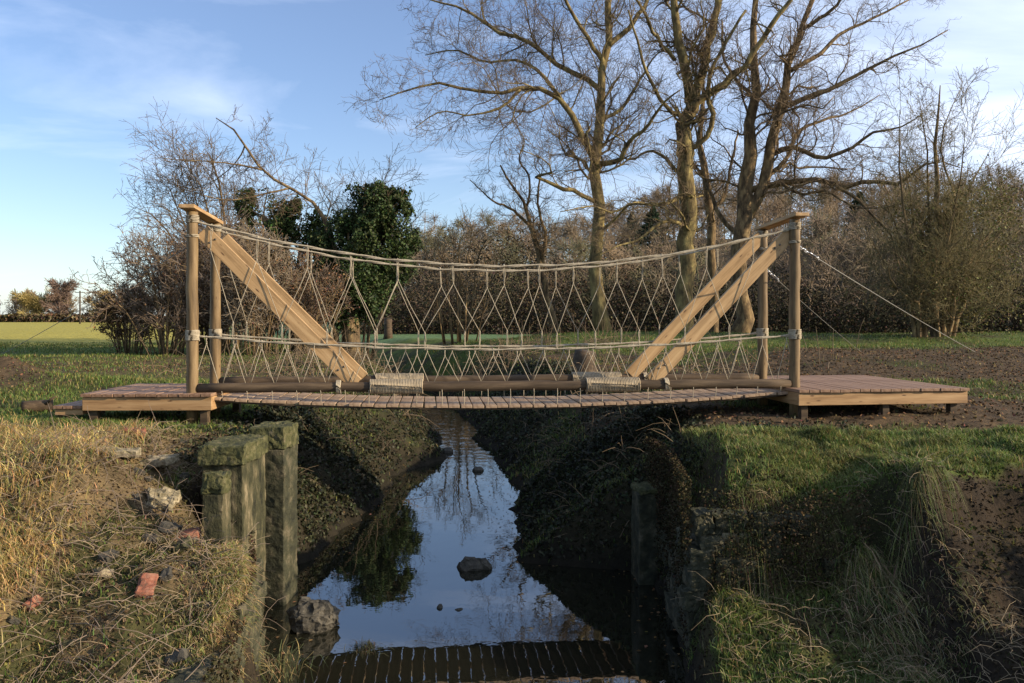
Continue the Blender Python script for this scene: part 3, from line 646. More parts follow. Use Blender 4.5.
t2 = [limb([(680, 346, 24), (682, 300, 21), (683, 250, 20), (684, 200, 19), (686, 155, 18), (688, 118, 17), (692, 90, 15)], 34),
      limb([(690, 100, 12), (684, 60, 11), (676, 20, 9), (674, -30, 7), (668, -90, 4)], 34, 34),
      limb([(692, 100, 12), (704, 65, 10), (712, 25, 9), (722, -20, 7), (735, -80, 4)], 34, 36),
      limb([(690, 112, 10), (715, 90, 9), (745, 62, 7), (770, 30, 6), (790, 0, 5), (815, -35, 3)], 34, 32),
      limb([(686, 150, 7), (705, 138, 6), (712, 120, 6), (708, 85, 5), (722, 50, 4), (745, 10, 3)], 34, 33),
      limb([(684, 196, 5), (660, 205, 4), (635, 203, 3), (612, 212, 2.5), (590, 206, 2), (560, 212, 1)], 34, 30),
      limb([(687, 120, 6), (668, 108, 5), (652, 85, 4), (640, 50, 3), (628, 10, 2)], 34, 32),
      limb([(683, 225, 5), (662, 222, 4), (640, 240, 3), (620, 245, 2), (600, 255, 1)], 34, 31),
      limb([(684, 180, 5), (668, 160, 4), (650, 150, 3), (630, 160, 2), (610, 150, 1)], 34, 36),
      limb([(675, 60, 5), (655, 35, 4), (640, 5, 3), (620, -20, 2)], 34, 32)]
big_tree(t2, 'bare_tree', 'thickest bare trunk in the middle of the picture forking high above the right braces', .95, m_bark_g)
t3 = [limb([(734, 346, 22), (740, 300, 19), (741, 250, 18), (745, 210, 18), (748, 175, 17), (754, 130, 13), (757, 85, 10), (752, 40, 8), (758, -10, 6), (770, -70, 4)], 36),
      limb([(745, 222, 13), (762, 195, 13), (770, 150, 12), (780, 105, 10), (792, 60, 8), (805, 20, 6), (825, -40, 4)], 36, 35),
      limb([(750, 190, 8), (785, 183, 7), (820, 180, 6), (845, 187, 5.5), (870, 180, 5), (900, 184, 4), (918, 170, 3), (935, 160, 2), (960, 168, 1)], 36, 32),
      limb([(770, 155, 7), (795, 148, 6), (820, 158, 5), (848, 150, 4), (875, 132, 3), (900, 128, 2), (925, 112, 1)], 36, 33),
      limb([(778, 112, 7), (805, 98, 6), (835, 88, 5), (862, 72, 4), (890, 58, 3), (920, 45, 2), (948, 30, 1)], 36, 34),
      limb([(788, 72, 6), (815, 58, 5), (840, 35, 4), (870, 20, 3), (905, 2, 2), (930, -8, 1)], 35.5, 37),
      limb([(800, 30, 5), (825, 15, 4), (850, -10, 3), (880, -30, 2)], 35, 33),
      limb([(835, 185, 4), (858, 200, 3.5), (872, 215, 3), (890, 235, 2.5), (898, 262, 2), (905, 280, 1)], 34, 32),
      limb([(742, 240, 6), (720, 215, 5), (710, 190, 4), (700, 150, 3), (695, 125, 2)], 36, 38),
      limb([(756, 100, 5), (738, 80, 4), (725, 60, 3), (722, 20, 2)], 36, 38),
      limb([(780, 182, 4), (800, 195, 3.5), (825, 190, 3), (850, 205, 2), (880, 208, 1.5), (910, 200, 1)], 35.5, 31),
      limb([(765, 180, 6), (785, 160, 5), (800, 130, 4), (825, 120, 3), (850, 112, 2), (880, 95, 1)], 36, 39)]
big_tree(t3, 'bare_tree', 'leaning twin-stemmed bare tree whose long boughs spread right over the right platform', .8, m_bark)
t4 = [limb([(713, 346, 11), (712, 290, 10), (712, 240, 10), (708, 200, 9), (704, 165, 8), (700, 130, 6), (704, 90, 4), (700, 50, 2)], 40),
      limb([(710, 215, 5), (725, 195, 4), (732, 160, 3), (738, 130, 2)], 40, 41),
      limb([(706, 180, 4), (692, 160, 3), (685, 130, 2), (680, 100, 1)], 40, 41)]
big_tree(t4, 'bare_tree', 'slimmer grey bare trunk between the thickest trunk and the leaning tree', .8, m_bark)
t5 = [limb([(556, 340, 9), (548, 300, 8), (540, 262, 7), (532, 230, 6), (524, 205, 4), (512, 185, 3), (500, 165, 2)], 38),
      limb([(542, 268, 5), (545, 235, 4), (538, 205, 3), (540, 175, 2)], 38, 37),
      limb([(530, 225, 4), (512, 210, 3), (492, 200, 2), (470, 180, 1)], 38, 36),
      limb([(526, 212, 3), (530, 180, 2.5), (520, 160, 2), (525, 140, 1)], 38, 40)]
big_tree(t5, 'bare_tree', 'small slender leaning bare tree left of the tall tree with the curved foot', 1.15, m_bark, up=.1)
# tree cluster on the right with many stems
t6 = [limb([(935, 347, 9), (934, 300, 8), (936, 250, 7), (938, 200, 6), (935, 150, 4), (938, 110, 2.5), (940, 85, 1)], 30)]
SC = [(925, 880, 190), (930, 905, 150), (938, 965, 130), (942, 990, 150), (946, 1015, 185), (920, 900, 110), (950, 1030, 220), (915, 868, 235), (940, 960, 90), (948, 1000, 240), (928, 890, 260), (934, 918, 95), (945, 1040, 160)]
for i, (u0, u1, vt) in enumerate(SC):
    j = [rng.normal()*6 for _ in range(3)]; t6.append(limb([(u0, 346, 5), (u0+(u1-u0)*.12+j[0], 290, 4.2), (u0+(u1-u0)*.38+j[1], 346-(346-vt)*.5, 3), (u0+(u1-u0)*.68+j[2], 346-(346-vt)*.78, 1.8), (u1, vt, .6)], 30, 30+2.5*math.sin(i*2.3)))
tr = big_tree(t6, 'multi_stem_tree', 'broad multi-stemmed bare tree with olive twigs at the right edge', .8, m_bark, m_twig_o, up=.10, lv=(1, 1.5, 1.5))
# its lower stems carry ivy
n = 7000; k = rng.integers(0, 22, n); cu = rng.uniform(895, 1015, 22); cv = rng.uniform(190, 330, 22)
cc = np.array([px3(a, b_, 30+rng.normal()) for a, b_ in zip(cu, cv)]); pts = cc[k]+rng.normal(size=(n, 3))*np.array([.42, .42, .55]); V, q, c_ = leaves(pts, .085, tints(n, (.12, .11, .035)))
leaf_obj('ivy', V, q, c_, m_leaf, tr)

def shrub(u, v, Y, w, h, label, stems=14, cat='shrub', name='bare_shrub', twig=None, lean=0, dens=1.25, group=None, leafy=0, ltint=(.15, .09, .05), minr=.007):
    p = px3(u, v, Y); z = gz(p[0], Y); e = empty(name, (p[0], Y, z)); tag(e, label, cat, group)
    n = stems; th = rng.uniform(0, 2*math.pi, n); r0 = rng.uniform(0, .16*w, n); r1 = rng.uniform(.1, .5, n)*w
    s = np.linspace(0, 1, 7)[None, :, None]; b0 = np.stack([r0*np.cos(th), r0*np.sin(th), np.full(n, -.1)], 1)[:, None]
    hh = h*(.55+.45*np.cos(r1/w*math.pi*.9))*rng.uniform(.75, 1.05, n)
    b1 = np.stack([r1*np.cos(th)+lean*hh, r1*np.sin(th), hh], 1)[:, None]
    P = b0*(1-s)+b1*s; P[:, :, 2] += (hh[:, None]*.22*np.sin(s[:, :, 0]*math.pi)); P += rng.normal(scale=.05*h/4, size=P.shape)*s
    P = P+np.array([p[0], Y, z])
    R = (h*.008*rng.uniform(.6, 1.2, n))[:, None]*np.linspace(1, .25, 7)[None]; T = Tubes(); T.add(P, R, 6)
    A, RA = spawn(P, R, np.maximum(4, (plen(P)*3.2*dens).astype(int)), .12, 1, (25, 65), (.2, .45), 6, .22, .07, .6, taper=.4); RA = np.maximum(RA, minr*1.2); T.add(A, RA, 4)
    T.build('trunk', m_bark, e)
    T = Tubes(); A2, R2 = spawn(A, RA, np.maximum(2, (plen(A)*5.5*dens).astype(int)), .1, 1, (25, 65), (.35, .7), 4, .25, .04, .7, taper=.4); R2 = np.maximum(R2, minr); T.add(A2, R2, 3)
    A3, R3 = spawn(A2, R2, np.maximum(1, (plen(A2)*4*dens).astype(int)), .1, 1, (25, 65), (.4, .8), 3, .25, 0, .8, taper=.4); R3 = np.maximum(R3*.8, minr*.8); T.add(A3, R3, 3)
    T.build('crown', twig or m_twig, e)
    if leafy:
        k = rng.integers(0, len(A2), leafy); pts = A2[k, rng.integers(0, 4, leafy)]+rng.normal(scale=.05, size=(leafy, 3)); V, q, c_ = leaves(pts, .07, tints(leafy, ltint)); leaf_obj('dead_leaves', V, q, c_, m_brush, e)
    return e
shrub(165, 345, 27, 5.0, 4.0, 'russet bare shrub at the left end of the thicket, in front of the far meadow', 34, twig=m_twig_r, leafy=1800)
shrub(212, 345, 28, 5.0, 4.6, 'taller bare bush behind the left posts of the bridge', 34, twig=m_twig_r, lean=-.1, leafy=1200)
shrub(258, 345, 26.5, 4.4, 3.6, 'pale tangled bramble bush between the left posts and the ivy trees', 34, twig=m_twig_p, leafy=1500)
shrub(128, 345, 28, 3.0, 2.4, 'low dark bush at the far left of the thicket', 30, twig=m_twig, leafy=5000)
shrub(310, 345, 27, 3.2, 3.0, 'bare bush at the foot of the ivy trees', 26, twig=m_twig_r, leafy=3000)
shrub(236, 345, 33, 7.0, 8.2, 'tall thin-twigged bare tree rising over the thicket', 16, 'tree', 'bare_tree', twig=m_twig, lean=-.15, dens=.75)
shrub(345, 345, 36, 7.5, 8.6, 'bare tree with fine pale twigs behind the ivy clad tree', 16, 'tree', 'bare_tree', twig=m_twig_p, lean=.1, dens=.6)
shrub(460, 345, 40, 6.0, 7.6, 'faint fine-twigged tree between the ivy clad tree and the tall tree', 10, 'tree', 'bare_tree', twig=m_twig_p, dens=.5)
t7 = [limb([(300, 345, 9), (310, 300, 8), (322, 255, 7), (328, 225, 6), (316, 205, 4), (290, 188, 3.5), (262, 170, 3), (245, 145, 2.5), (232, 128, 2), (216, 118, 1)], 29),
      limb([(262, 170, 2.5), (240, 165, 2), (215, 162, 1.5), (185, 160, 1), (160, 158, .8)], 29, 28), limb([(245, 145, 2), (238, 160, 1.5), (215, 180, 1), (190, 190, .8)], 29, 30),
      limb([(290, 188, 2.5), (260, 195, 2), (230, 200, 1.5), (200, 195, 1)], 29, 28)]
big_tree(t7, 'arching_tree', 'thin bare tree arching left above the thicket, its tip highest over the bridge posts', 1.0, m_bark, up=.08)
# ivy clad trees
def ivy_tree(trunk, blobs, label, n=16000, tint=(.034, .055, .02)):
    q = np.array([[*px3(u, v, Y), w/2/F*Y] for u, v, Y, w in trunk]); q = resample(q, 12); b0 = q[0, :3].copy(); b0[2] = gz(b0[0], b0[1])-.1; q[0, 2] = b0[2]
    e = empty('ivy_tree', b0); tag(e, label, 'tree'); T = Tubes(); T.add(q[:, :3], q[:, 3], 10)
    Cb = np.array([[*px3(u, v, Y), ru/F*Y, rv/F*Y] for u, v, Y, ru, rv in blobs])
    P = np.stack([resample(np.stack([q[3, :3], (q[6, :3]+c[:3])/2+[0, 0, .3], c[:3]]), 8) for c in Cb]); T.add(P, np.linspace(.09, .03, 8)[None]*np.ones((len(P), 1)), 6)
    T.build('trunk', m_bark, e)
    ex = Cb[rng.integers(0, len(Cb), 16)].copy(); ex[:, :3] += np.clip(rng.normal(size=(16, 3)), -1.2, 1.2)*ex[:, 3:4]*np.array([.6, .5, .6]); ex[:, 3:] *= .55; Cb = np.concatenate([Cb, ex])
    w = (Cb[:, 3]*Cb[:, 4]); k = rng.choice(len(Cb), n, p=w/w.sum()); d = rng.normal(size=(n, 3)); d /= np.linalg.norm(d, axis=1, keepdims=True)
    rad = np.abs(1-np.abs(rng.normal(scale=.3, size=n)))*(1+.75*fbm(d[:, 0]*2.8+k*3.7, d[:, 2]*2.8+d[:, 1]*1.5, 5, 71))
    pts = Cb[k, :3]+d*rad[:, None]*np.stack([Cb[k, 3], Cb[k, 3]*.9, Cb[k, 4]], 1)
    keep = (vn(pts[:, 0]*1.7, pts[:, 2]*1.7+pts[:, 1], 73) > .33); pts = pts[keep]; V, qq, c_ = leaves(pts, .10, tints(len(pts), tint, .45), up=.3)
    leaf_obj('ivy_crown', V, qq, c_, m_leaf, e)
    Z = np.zeros((len(P), 1)); A, RA = spawn(P, np.full(P.shape[:2], .03), np.full(len(P), 5), .6, 1, (20, 70), (.25, .5), 6, .2, .1, .7); T = Tubes(); T.add(A, RA, 4)
    A2, R2 = spawn(A, RA, np.full(len(A), 8), .1, 1, (25, 65), (.4, .8), 4, .25, .04, .6); T.add(A2, np.maximum(R2, .008), 3); T.build('bare_twigs', m_twig, e); return e
ivy_tree([(352, 345, 29, 18), (350, 300, 29, 16), (355, 250, 29, 13), (372, 205, 29, 8)],
         [(383, 212, 29, 28, 26), (360, 240, 29, 30, 28), (392, 240, 29.5, 24, 24), (350, 275, 28.5, 28, 26), (378, 275, 29.5, 24, 24), (340, 305, 29, 22, 26), (368, 305, 29, 20, 24), (370, 197, 29, 20, 15), (395, 205, 29, 16, 14), (345, 225, 29, 18, 16), (400, 268, 29.5, 14, 18), (322, 250, 29, 14, 26)],
         'dense dark ivy clad tree, the bigger one, standing left of centre behind the rope rail', 60000, (.042, .062, .02))
ivy_tree([(296, 345, 30, 12), (292, 300, 30, 10), (280, 250, 30, 8), (262, 215, 30, 5)],
         [(254, 212, 30, 24, 15), (274, 238, 30, 26, 20), (292, 266, 30, 24, 24), (308, 296, 30, 24, 28), (316, 235, 30, 14, 26), (240, 238, 30, 18, 15), (288, 214, 30, 13, 15), (262, 262, 30, 20, 16), (330, 265, 29.5, 16, 26)],
         'thinner patchy ivy clad tree leaning left beside the denser one', 42000, (.055, .075, .022))

# ------------------------------------------------------------------ woodland and far trees
def forest(spots, m, name, label, cat, twigs=260, seedtint=None, rad=.02):
    T = Tubes()
    for (x, y, h, w, tint) in spots:
        z = gz(x, y); tp = np.array([[x, y, z-.2], [x+rng.normal(scale=.2), y, z+h*.4], [x+rng.normal(scale=.4), y, z+h*.75], [x+rng.normal(scale=.5), y, z+h]])
        P = resample(tp, 8)[None]; R = (h*.014*np.linspace(1, .15, 8))[None]; T.add(P, R, 5, tint)
        A, RA = spawn(P, R, [16], .15, .98, (25, 60), (.0, .0001), 6, .15, .12, .55, length=0)
        # limbs with a rounded envelope
        nL = 20; tt = rng.uniform(.12, .97, nL); i = tt*7; i0 = np.clip(i.astype(int), 0, 6); p0 = P[0, i0]*(1-(i-i0))[:, None]+P[0, i0+1]*(i-i0)[:, None]
        th = rng.uniform(0, 6.283, nL); ln = w*.5*np.sin(np.clip(tt*1.05+.12, 0, 1)*math.pi)**.6*rng.uniform(.6, 1.1, nL)
        dd = np.stack([np.cos(th), np.sin(th), rng.uniform(.3, 1.1, nL)], 1); s = np.linspace(0, 1, 5)[None, :, None]; A = p0[:, None]+dd[:, None]*ln[:, None, None]*s+rng.normal(scale=.12, size=(nL, 5, 3))*s
        RA = np.full((nL, 5), h*.005)*np.linspace(1, .35, 5)[None]; T.add(A, RA, 3, tint)
        B2, RB = spawn(A, RA, np.full(nL, max(2, twigs//nL)), .1, 1, (20, 70), (.5, 1.0), 3, .3, .08, .6, length=w*.22+.3, taper=.2); T.add(B2, np.maximum(RB*.7, rad), 3, tint*1.15)
    o = T.build(name, m); tag(o, label, cat, kind='stuff'); return o
sp = []
for row, (Y0, cnt) in enumerate(((68, 36), (78, 40), (90, 46), (104, 52), (120, 58), (136, 62), (148, 62))):
    for i in range(cnt):
        x = -.17*Y0+(Y0*.95)*(i+rng.random())/cnt; y = Y0+rng.uniform(-5, 5)
        h = rng.uniform(6.5, 9.5)*(1+.25*row/5)*(.86+.24*sm(np.array((x/y-.1)/.3)).item()); tn = np.array([(.19, .15, .11), (.22, .175, .12), (.16, .135, .095), (.26, .205, .135), (.15, .145, .085)][rng.integers(5)])
        sp.append((x, y, h, h*.72, tn))
forest(sp, m_wood_far, 'woodland', 'brown leafless wood forming the backdrop beyond the field', 'woodland', 300, rad=.022)
# undergrowth of the wood edge, tinted dark for the shade between the trees
n = 240000; x = rng.uniform(-14, 80, n); y = 61+26*rng.random(n)**1.5; hmax = 1.2+7.5*vn(x*.22, y*.22, 81)**1.6+1.5*vn(x*.9, y*.9, 82); z = height(x, y)+hmax*rng.random(n)**1.5
V, q, c_ = leaves(np.stack([x, y, z], 1), .17, tints(n, (.05, .042, .028), .35)*(.6+.9*vn(x*.3, y*.3+z*.6, 190))[:, None]); o = leaf_obj('undergrowth', V, q, c_, m_brush); tag(o, 'tangled undergrowth tinted dark for the shade along the foot of the wood', 'undergrowth', kind='stuff')
# conifers
def conifer(u, vt, Y, w, label, group=None):
    x = (u-512)/F*Y; z = gz(x, Y); h = EYE+(HOR-vt)/F*Y-z; e = empty('conifer', (x, Y, z)); tag(e, label, 'tree', group)
    T = Tubes(); T.add(np.array([[x, Y, z-.2], [x, Y, z+h]]), np.array([.2, .03]), 6); T.build('trunk', m_bark, e)
    n = 5200; t = rng.random(n)**.75; rr = w*.5*(1-t)**.8*(.35+.65*np.sqrt(rng.random(n)))*(1+.25*np.sin(t*60)); th = rng.uniform(0, 6.283, n)
    P = np.stack([x+rr*np.cos(th), Y+rr*np.sin(th), z+h*(.15+.85*t)-.15*rr], 1); V, q, c_ = leaves(P, .34, tints(n, (.035, .055, .025), .3)); leaf_obj('crown', V, q, c_, m_leaf, e)
conifer(653, 206, 112, 7, 'dark conifer rising above the wood just left of the thickest trunk')
conifer(632, 212, 116, 6, 'narrower conifer left beside the dark one above the wood')
conifer(860, 192, 112, 7, 'conifer in the wood right of the right posts')
# far left hedgerow
sp = []
for i in range(60):
    x = -185+ (110)*(i+rng.random())/60; y = 238+rng.uniform(-8, 14); u = 512+x/y*F
    hgt = rng.uniform(6.5, 9.5); sp.append((x, y, hgt, hgt*.9, np.array([(.2, .15, .12), (.24, .19, .11), (.17, .14, .12)][rng.integers(3)])))
forest(sp, m_wood_far, 'hedgerow', 'distant line of bare trees at the edge of the left meadow', 'hedgerow', 240, rad=.07)
for (u, h, w, tn, lab) in ((60, 12.5, 10, (.22, .16, .13), 'rounded bare tree standing highest in the distant left tree line'), (105-512+512, 8.5, 9, (.3, .24, .11), 'yellowish distant tree right of the utility pole'), (36, 7.0, 11, (.3, .25, .10), 'yellow-green distant willow left of the utility pole')):
    o = forest([((u-512)/F*228, 228, h, w, np.array(tn))], m_wood_far, 'distant_tree', lab, 'tree', 1500, rad=.06); del o['kind']
# field hedge strip
n = 16000; x = rng.uniform(-215, -60, n); y = 226+rng.normal(scale=1.2, size=n); z = height(x, y)+rng.random(n)*(1.2+1.5*vn(x*.1, y*.1, 90)); V, q, c_ = leaves(np.stack([x, y, z], 1), .8, tints(n, (.11, .085, .05), .35)); o = leaf_obj('far_hedge', V, q, c_, m_brush); tag(o, 'low brown hedge along the far edge of the yellow meadow', 'hedge', kind='stuff')
x, Y = (80-512)/F*150, 150; z = gz(x, Y); e = empty('utility_pole', (x, Y, z)); tag(e, 'thin dark utility pole on the far side of the yellow meadow', 'utility pole')
T = Tubes(); T.add(np.array([[x, Y, z-.3], [x, Y, z+6.2]]), np.array([.17, .13]), 8); T.build('pole', m_pole, e); T = Tubes(); T.add(np.array([[x-.9, Y, z+5.9], [x+.9, Y, z+5.9]]), np.array([.07, .07]), 6); T.build('crossarm', m_pole, e)

# ------------------------------------------------------------------ grass and ground litter
def blades(X, Y, Ht, tint, lean=(0, 0), leanv=.45, width=.006, name='grass', label='', cat='grass', droop=.25, zoff=-.01, segs=3, Z=None, parent=None):
    n = len(X); Z = height(X, Y) if Z is None else Z
    th = rng.uniform(0, 2*math.pi, n); dx = np.cos(th)*leanv*rng.random(n)+lean[0]; dy = np.sin(th)*leanv*rng.random(n)+lean[1]
    side = np.stack([-np.sin(th+rng.normal(scale=.6, size=n)), np.cos(th), np.zeros(n)], 1); side /= np.linalg.norm(side, axis=1, keepdims=True)
    base = np.stack([X, Y, Z+zoff], 1); rows = []; cols = []
    for k in range(segs+1):
        s = k/segs; c = base+np.stack([dx*Ht*s**1.5*1.2, dy*Ht*s**1.5*1.2, Ht*(s-droop*s**2.4*(1+np.hypot(dx, dy)))], 1)
        w = (width*(1-s*.85)*np.ones(n))[:, None]
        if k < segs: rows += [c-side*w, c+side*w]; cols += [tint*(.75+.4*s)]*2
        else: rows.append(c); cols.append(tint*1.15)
    nv = 2*segs+1; V = np.stack(rows, 1).reshape(-1, 3); Cc = np.stack(cols, 1).reshape(-1, 3); b = (np.arange(n)*nv)[:, None]
    quads = np.concatenate([b+np.array([[2*k, 2*k+1, 2*k+3, 2*k+2]]) for k in range(segs-1)]); tris = b+np.array([[2*segs-2, 2*segs-1, 2*segs]])
    loops = np.concatenate([quads.ravel(), tris.ravel()]); sizes = np.concatenate([np.full(len(quads), 4), np.full(len(tris), 3)])
    me = np_mesh(name, V, loops, sizes, Cc); o = link(name, me, m_blade, parent)
    if label: tag(o, label, cat, kind='stuff')
    return o
def pick(n, x0, x1, y0, y1, fn):
    X = rng.uniform(x0, x1, n); Y = y0+(y1-y0)*rng.random(n); Z = height(X, Y); sl = slope_at(X, Y); pr = fn(X, Y, Z, sl); k = (rng.random(n) < pr) & (Z > WL+.03); 
    vis = np.abs(X/np.maximum(Y, .1)) < .72; k &= vis; return X[k], Y[k]
GREEN = (.10, .145, .03); STRAW = (.42, .31, .14); GOLD = (.5, .36, .15); DRY = (.3, .21, .11)
def gfn(X, Y, Z, sl): g, s, l = masks(X, Y, Z, sl); return g
# short turf near, thinning out with distance
Xs = []; Ys = []
for (n, y0, y1) in ((150000, 4, 9.2), (110000, 9.0, 15), (90000, 14, 26), (60000, 25, 40)):
    w = y1*.72; a, b_ = pick(n, -w, w, y0, y1, gfn); Xs.append(a); Ys.append(b_)
X = np.concatenate(Xs); Y = np.concatenate(Ys); n = len(X); hn = fbm(X*1.3, Y*1.3, 3, 91)
tn = tints(n, GREEN, .25); yl = (rng.random(n) < .22+.25*hn); tn[yl] = tints(int(yl.sum()), (.27, .235, .08), .25)
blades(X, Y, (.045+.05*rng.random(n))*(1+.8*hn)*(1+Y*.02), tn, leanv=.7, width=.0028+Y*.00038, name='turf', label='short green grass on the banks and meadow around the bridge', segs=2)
# left: long golden grass on the mound
def f(X, Y, Z, sl): return np.clip(sm((-X-3.15-.12*(Y-6)+.35*fbm(X*2, Y*2, 3, 93))/.4)*sm((8.4-Y)/.8)*sm((Y-4.3)/.8), 0, 1)*(.35+.65*sm(.6+fbm(X*1.5, Y*1.5, 3, 94)*1.5))
X, Y = pick(62000, -6, -2.2, 4.3, 8.6, f); n = len(X); tn = tints(n, (.56, .4, .16), .25); k = rng.random(n) < .16; tn[k] = tints(int(k.sum()), (.17, .2, .05), .25)
blades(X, Y, .09+.19*rng.random(n)**1.5*(1+sm((-X-3)/.8)*.6), tn, lean=(.35, -.35), leanv=.75, width=.004, name='golden_grass', label='long golden dry grass hanging over the left bank mound', droop=.45)
# left rubble slope: sparse straw lying about
def f(X, Y, Z, sl): return np.where((X > -3.4) & (X < -1.5), 1, .3)*sm((8.6-Y)/.6)*(.04+.96*sm(.15+2.6*fbm(X*2.6, Y*2.6, 3, 95)))
X, Y = pick(42000, -4.2, -1.4, 4.0, 8.6, f); n = len(X); tn = tints(n, (.2, .135, .07), .5); k = rng.random(n) < .30; tn[k] = tints(int(k.sum()), (.13, .16, .04), .3)
blades(X, Y, .03+.10*rng.random(n)**2, tn, lean=(.15, -.2), leanv=1.3, width=.0032, name='dead_grass', label='matted straw and dead grass over the rubble slope at left', droop=.55)
# yellow tufts along the edge of the ruined wall
X = np.interp(Y0 := rng.uniform(4.4, 6.4, 9000), LY, LX)-np.abs(rng.normal(scale=.18, size=9000))+.02; n = 9000; tn = tints(n, STRAW, .3); k = rng.random(n) < .35; tn[k] = tints(int(k.sum()), (.2, .22, .05), .25)
blades(X, Y0, .04+.11*rng.random(n), tn, lean=(.3, -.15), leanv=.9, width=.0034, name='wall_grass', label='yellow grass fringe spilling over the ruined wall to the water', droop=.55)
# right: lush turf on the abutment with strands hanging over the cut
def f(X, Y, Z, sl): return sm((X-1.15)/.2)*sm((Y-5.9)/.4)*sm((9.1-Y)/.6)*np.where(X > 2.8, sm((Y-cut_edge(X))/.12), 1)*sm(.75+1.6*fbm(X*2.3, Y*2.3, 3, 96))
X, Y = pick(120000, 1.2, 6.6, 5.9, 9.2, f); n = len(X); tn = tints(n, (.16, .205, .045), .28); k = rng.random(n) < np.where(X < 2.6, .4, .2); tn[k] = tints(int(k.sum()), (.27, .245, .1), .3)
cl3 = fbm(X*3.1, Y*3.1, 3, 150); ol = sm(.35+1.8*fbm(X*1.1, Y*1.1, 3, 151))[:, None]; tn = tn*(1-ol)+tints(n, (.2, .195, .06), .3)*ol
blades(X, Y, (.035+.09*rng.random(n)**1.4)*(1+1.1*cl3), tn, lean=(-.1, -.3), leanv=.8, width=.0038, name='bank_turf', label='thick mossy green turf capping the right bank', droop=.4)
X = rng.uniform(1.35, 5.6, 15000); Yb = np.where(X < 2.6, 6.4, 6.2)+rng.normal(scale=.1, size=15000); n = 15000; Yb = np.where(X > 2.8, cut_edge(X)+rng.normal(scale=.06, size=15000)+.02, Yb); cl_ = sm(.1+2.4*fbm(X*3, X*0, 3, 97)); k = rng.random(n) < cl_*.5; X = X[k]; Yb = Yb[k]; n = len(X)
tn = tints(n, (.15, .17, .05), .3); k = rng.random(n) < .35; tn[k] = tints(int(k.sum()), (.22, .16, .09), .3)
blades(X, Yb, .07+.22*rng.random(n)**1.5, tn, lean=(-.1, -.5), leanv=.95, width=.0026, name='hanging_grass', label='grass hanging down over the earth face of the right bank', droop=1.25)
X = 2.75+rng.normal(scale=.17, size=2300); Y0 = rng.uniform(5.2, 6.3, 2300); n = 2300; tn = tints(n, (.16, .17, .06), .3); k = rng.random(n) < .45; tn[k] = tints(int(k.sum()), (.36, .27, .15), .3)
blades(X, Y0, .08+.18*rng.random(n), tn, lean=(.2, -.5), leanv=.6, width=.003, name='ridge_grass', label='curved ridge of drooping grass between stone wall and bare earth', droop=.8)
def f(X, Y, Z, sl): return sm((6.5-Y)/.3)*sm(.3+2.2*fbm(X*1.8, Y*1.8, 3, 98))*np.where(X > 2.95, .05, 1)*.6
X, Y = pick(60000, 1.2, 4.6, 4.2, 6.5, f); n = len(X); tn = tints(n, (.07, .095, .025), .35); k = rng.random(n) < .25; tn[k] = tints(int(k.sum()), (.25, .2, .1), .3)
blades(X, Y, .04+.09*rng.random(n)**1.5, tn, leanv=.8, width=.003, name='apron_grass', label='dark sparse grass on the low ground at the foot of the right wall', droop=.4)
# individual tufts
def tuft(u, v, Y, label, h=.22, n=170, r=.06, tint=(.3, .32, .09), cat='grass tuft', z=None, lean=(0, 0), st=STRAW):
    p = px3(u, v, Y); X = p[0]+rng.normal(scale=r, size=n); Y_ = Y+rng.normal(scale=r, size=n); Z = height(X, Y_) if z is None else np.full(n, z); tn = tints(n, tint, .3); k = rng.random(n) < .35; tn[k] = tints(int(k.sum()), st, .3)
    o = blades(X, Y_, h*(.4+.6*rng.random(n)), tn, lean=lean, leanv=.95, width=.0035, name='grass_tuft', droop=.5, Z=Z); tag(o, label, cat); return o
tuft(710, 640, 5.25, 'bright pale grass tuft at the foot of the right wall, nearest the water', .2)
tuft(845, 660, 5.0, 'bright grass tuft in the right foreground below the stone wall', .2)
tuft(365, 632, 6.65, 'dark grass tuft growing out of the stream', .2, 260, .05, (.05, .055, .025), z=WL-.02, st=(.1, .08, .045))
tuft(280, 600, 6.2, 'tall thin reeds at the water edge below the left pillars', .5, 110, .1, (.12, .14, .06), z=WL)
tuft(742, 442, 7.6, 'light tuft sticking up on top of the right bank turf', .16, 150, .06)
tuft(720, 500, 6.35, 'yellow-green mossy tuft above the pale lichened stones', .12, 260, .09, (.34, .33, .07))
# stalks and twigs
def sticks(n, fx, name, label, ln=(.15, .5), r=.0022, m=m_pale, cat='twigs', flat=.25):
    X, Y = fx(n); n = len(X); Z = height(X, Y); th = rng.uniform(0, 6.283, n); l = rng.uniform(*ln, n); el = rng.normal(scale=flat, size=n)+.12
    d = np.stack([np.cos(th)*np.cos(el), np.sin(th)*np.cos(el), np.sin(el)], 1); s = np.linspace(0, 1, 5)[None, :, None]
    P = np.stack([X, Y, Z+.03], 1)[:, None]+d[:, None]*l[:, None, None]*s; P[:, :, 2] += (.12*l[:, None]*np.sin(s[:, :, 0]*math.pi)); P += rng.normal(scale=.008, size=P.shape)
    T = Tubes(); T.add(P, np.full((n, 5), r)*np.linspace(1.2, .5, 5)[None], 4); o = T.build(name, m); tag(o, label, cat, kind='stuff')
m_stalk = mat('dry_stalk', [(.3, (.17, .12, .07)), (.7, (.4, .31, .19))], 2, .9, 0)
sticks(1500, lambda n: pick(n, -4.2, -1.7, 4.3, 8.3, lambda X, Y, Z, s: np.ones_like(X)), 'dry_stalks', 'pale dry stalks scattered over the left slope', m=m_stalk, ln=(.06, .26), r=.0017)
sticks(420, lambda n: pick(n, -4.2, -1.7, 4.2, 7.6, lambda X, Y, Z, s: np.ones_like(X)), 'dead_stems', 'longer tangled dead stems lying over the left slope', m=m_twig_r, ln=(.25, .6), r=.0026, flat=.4)
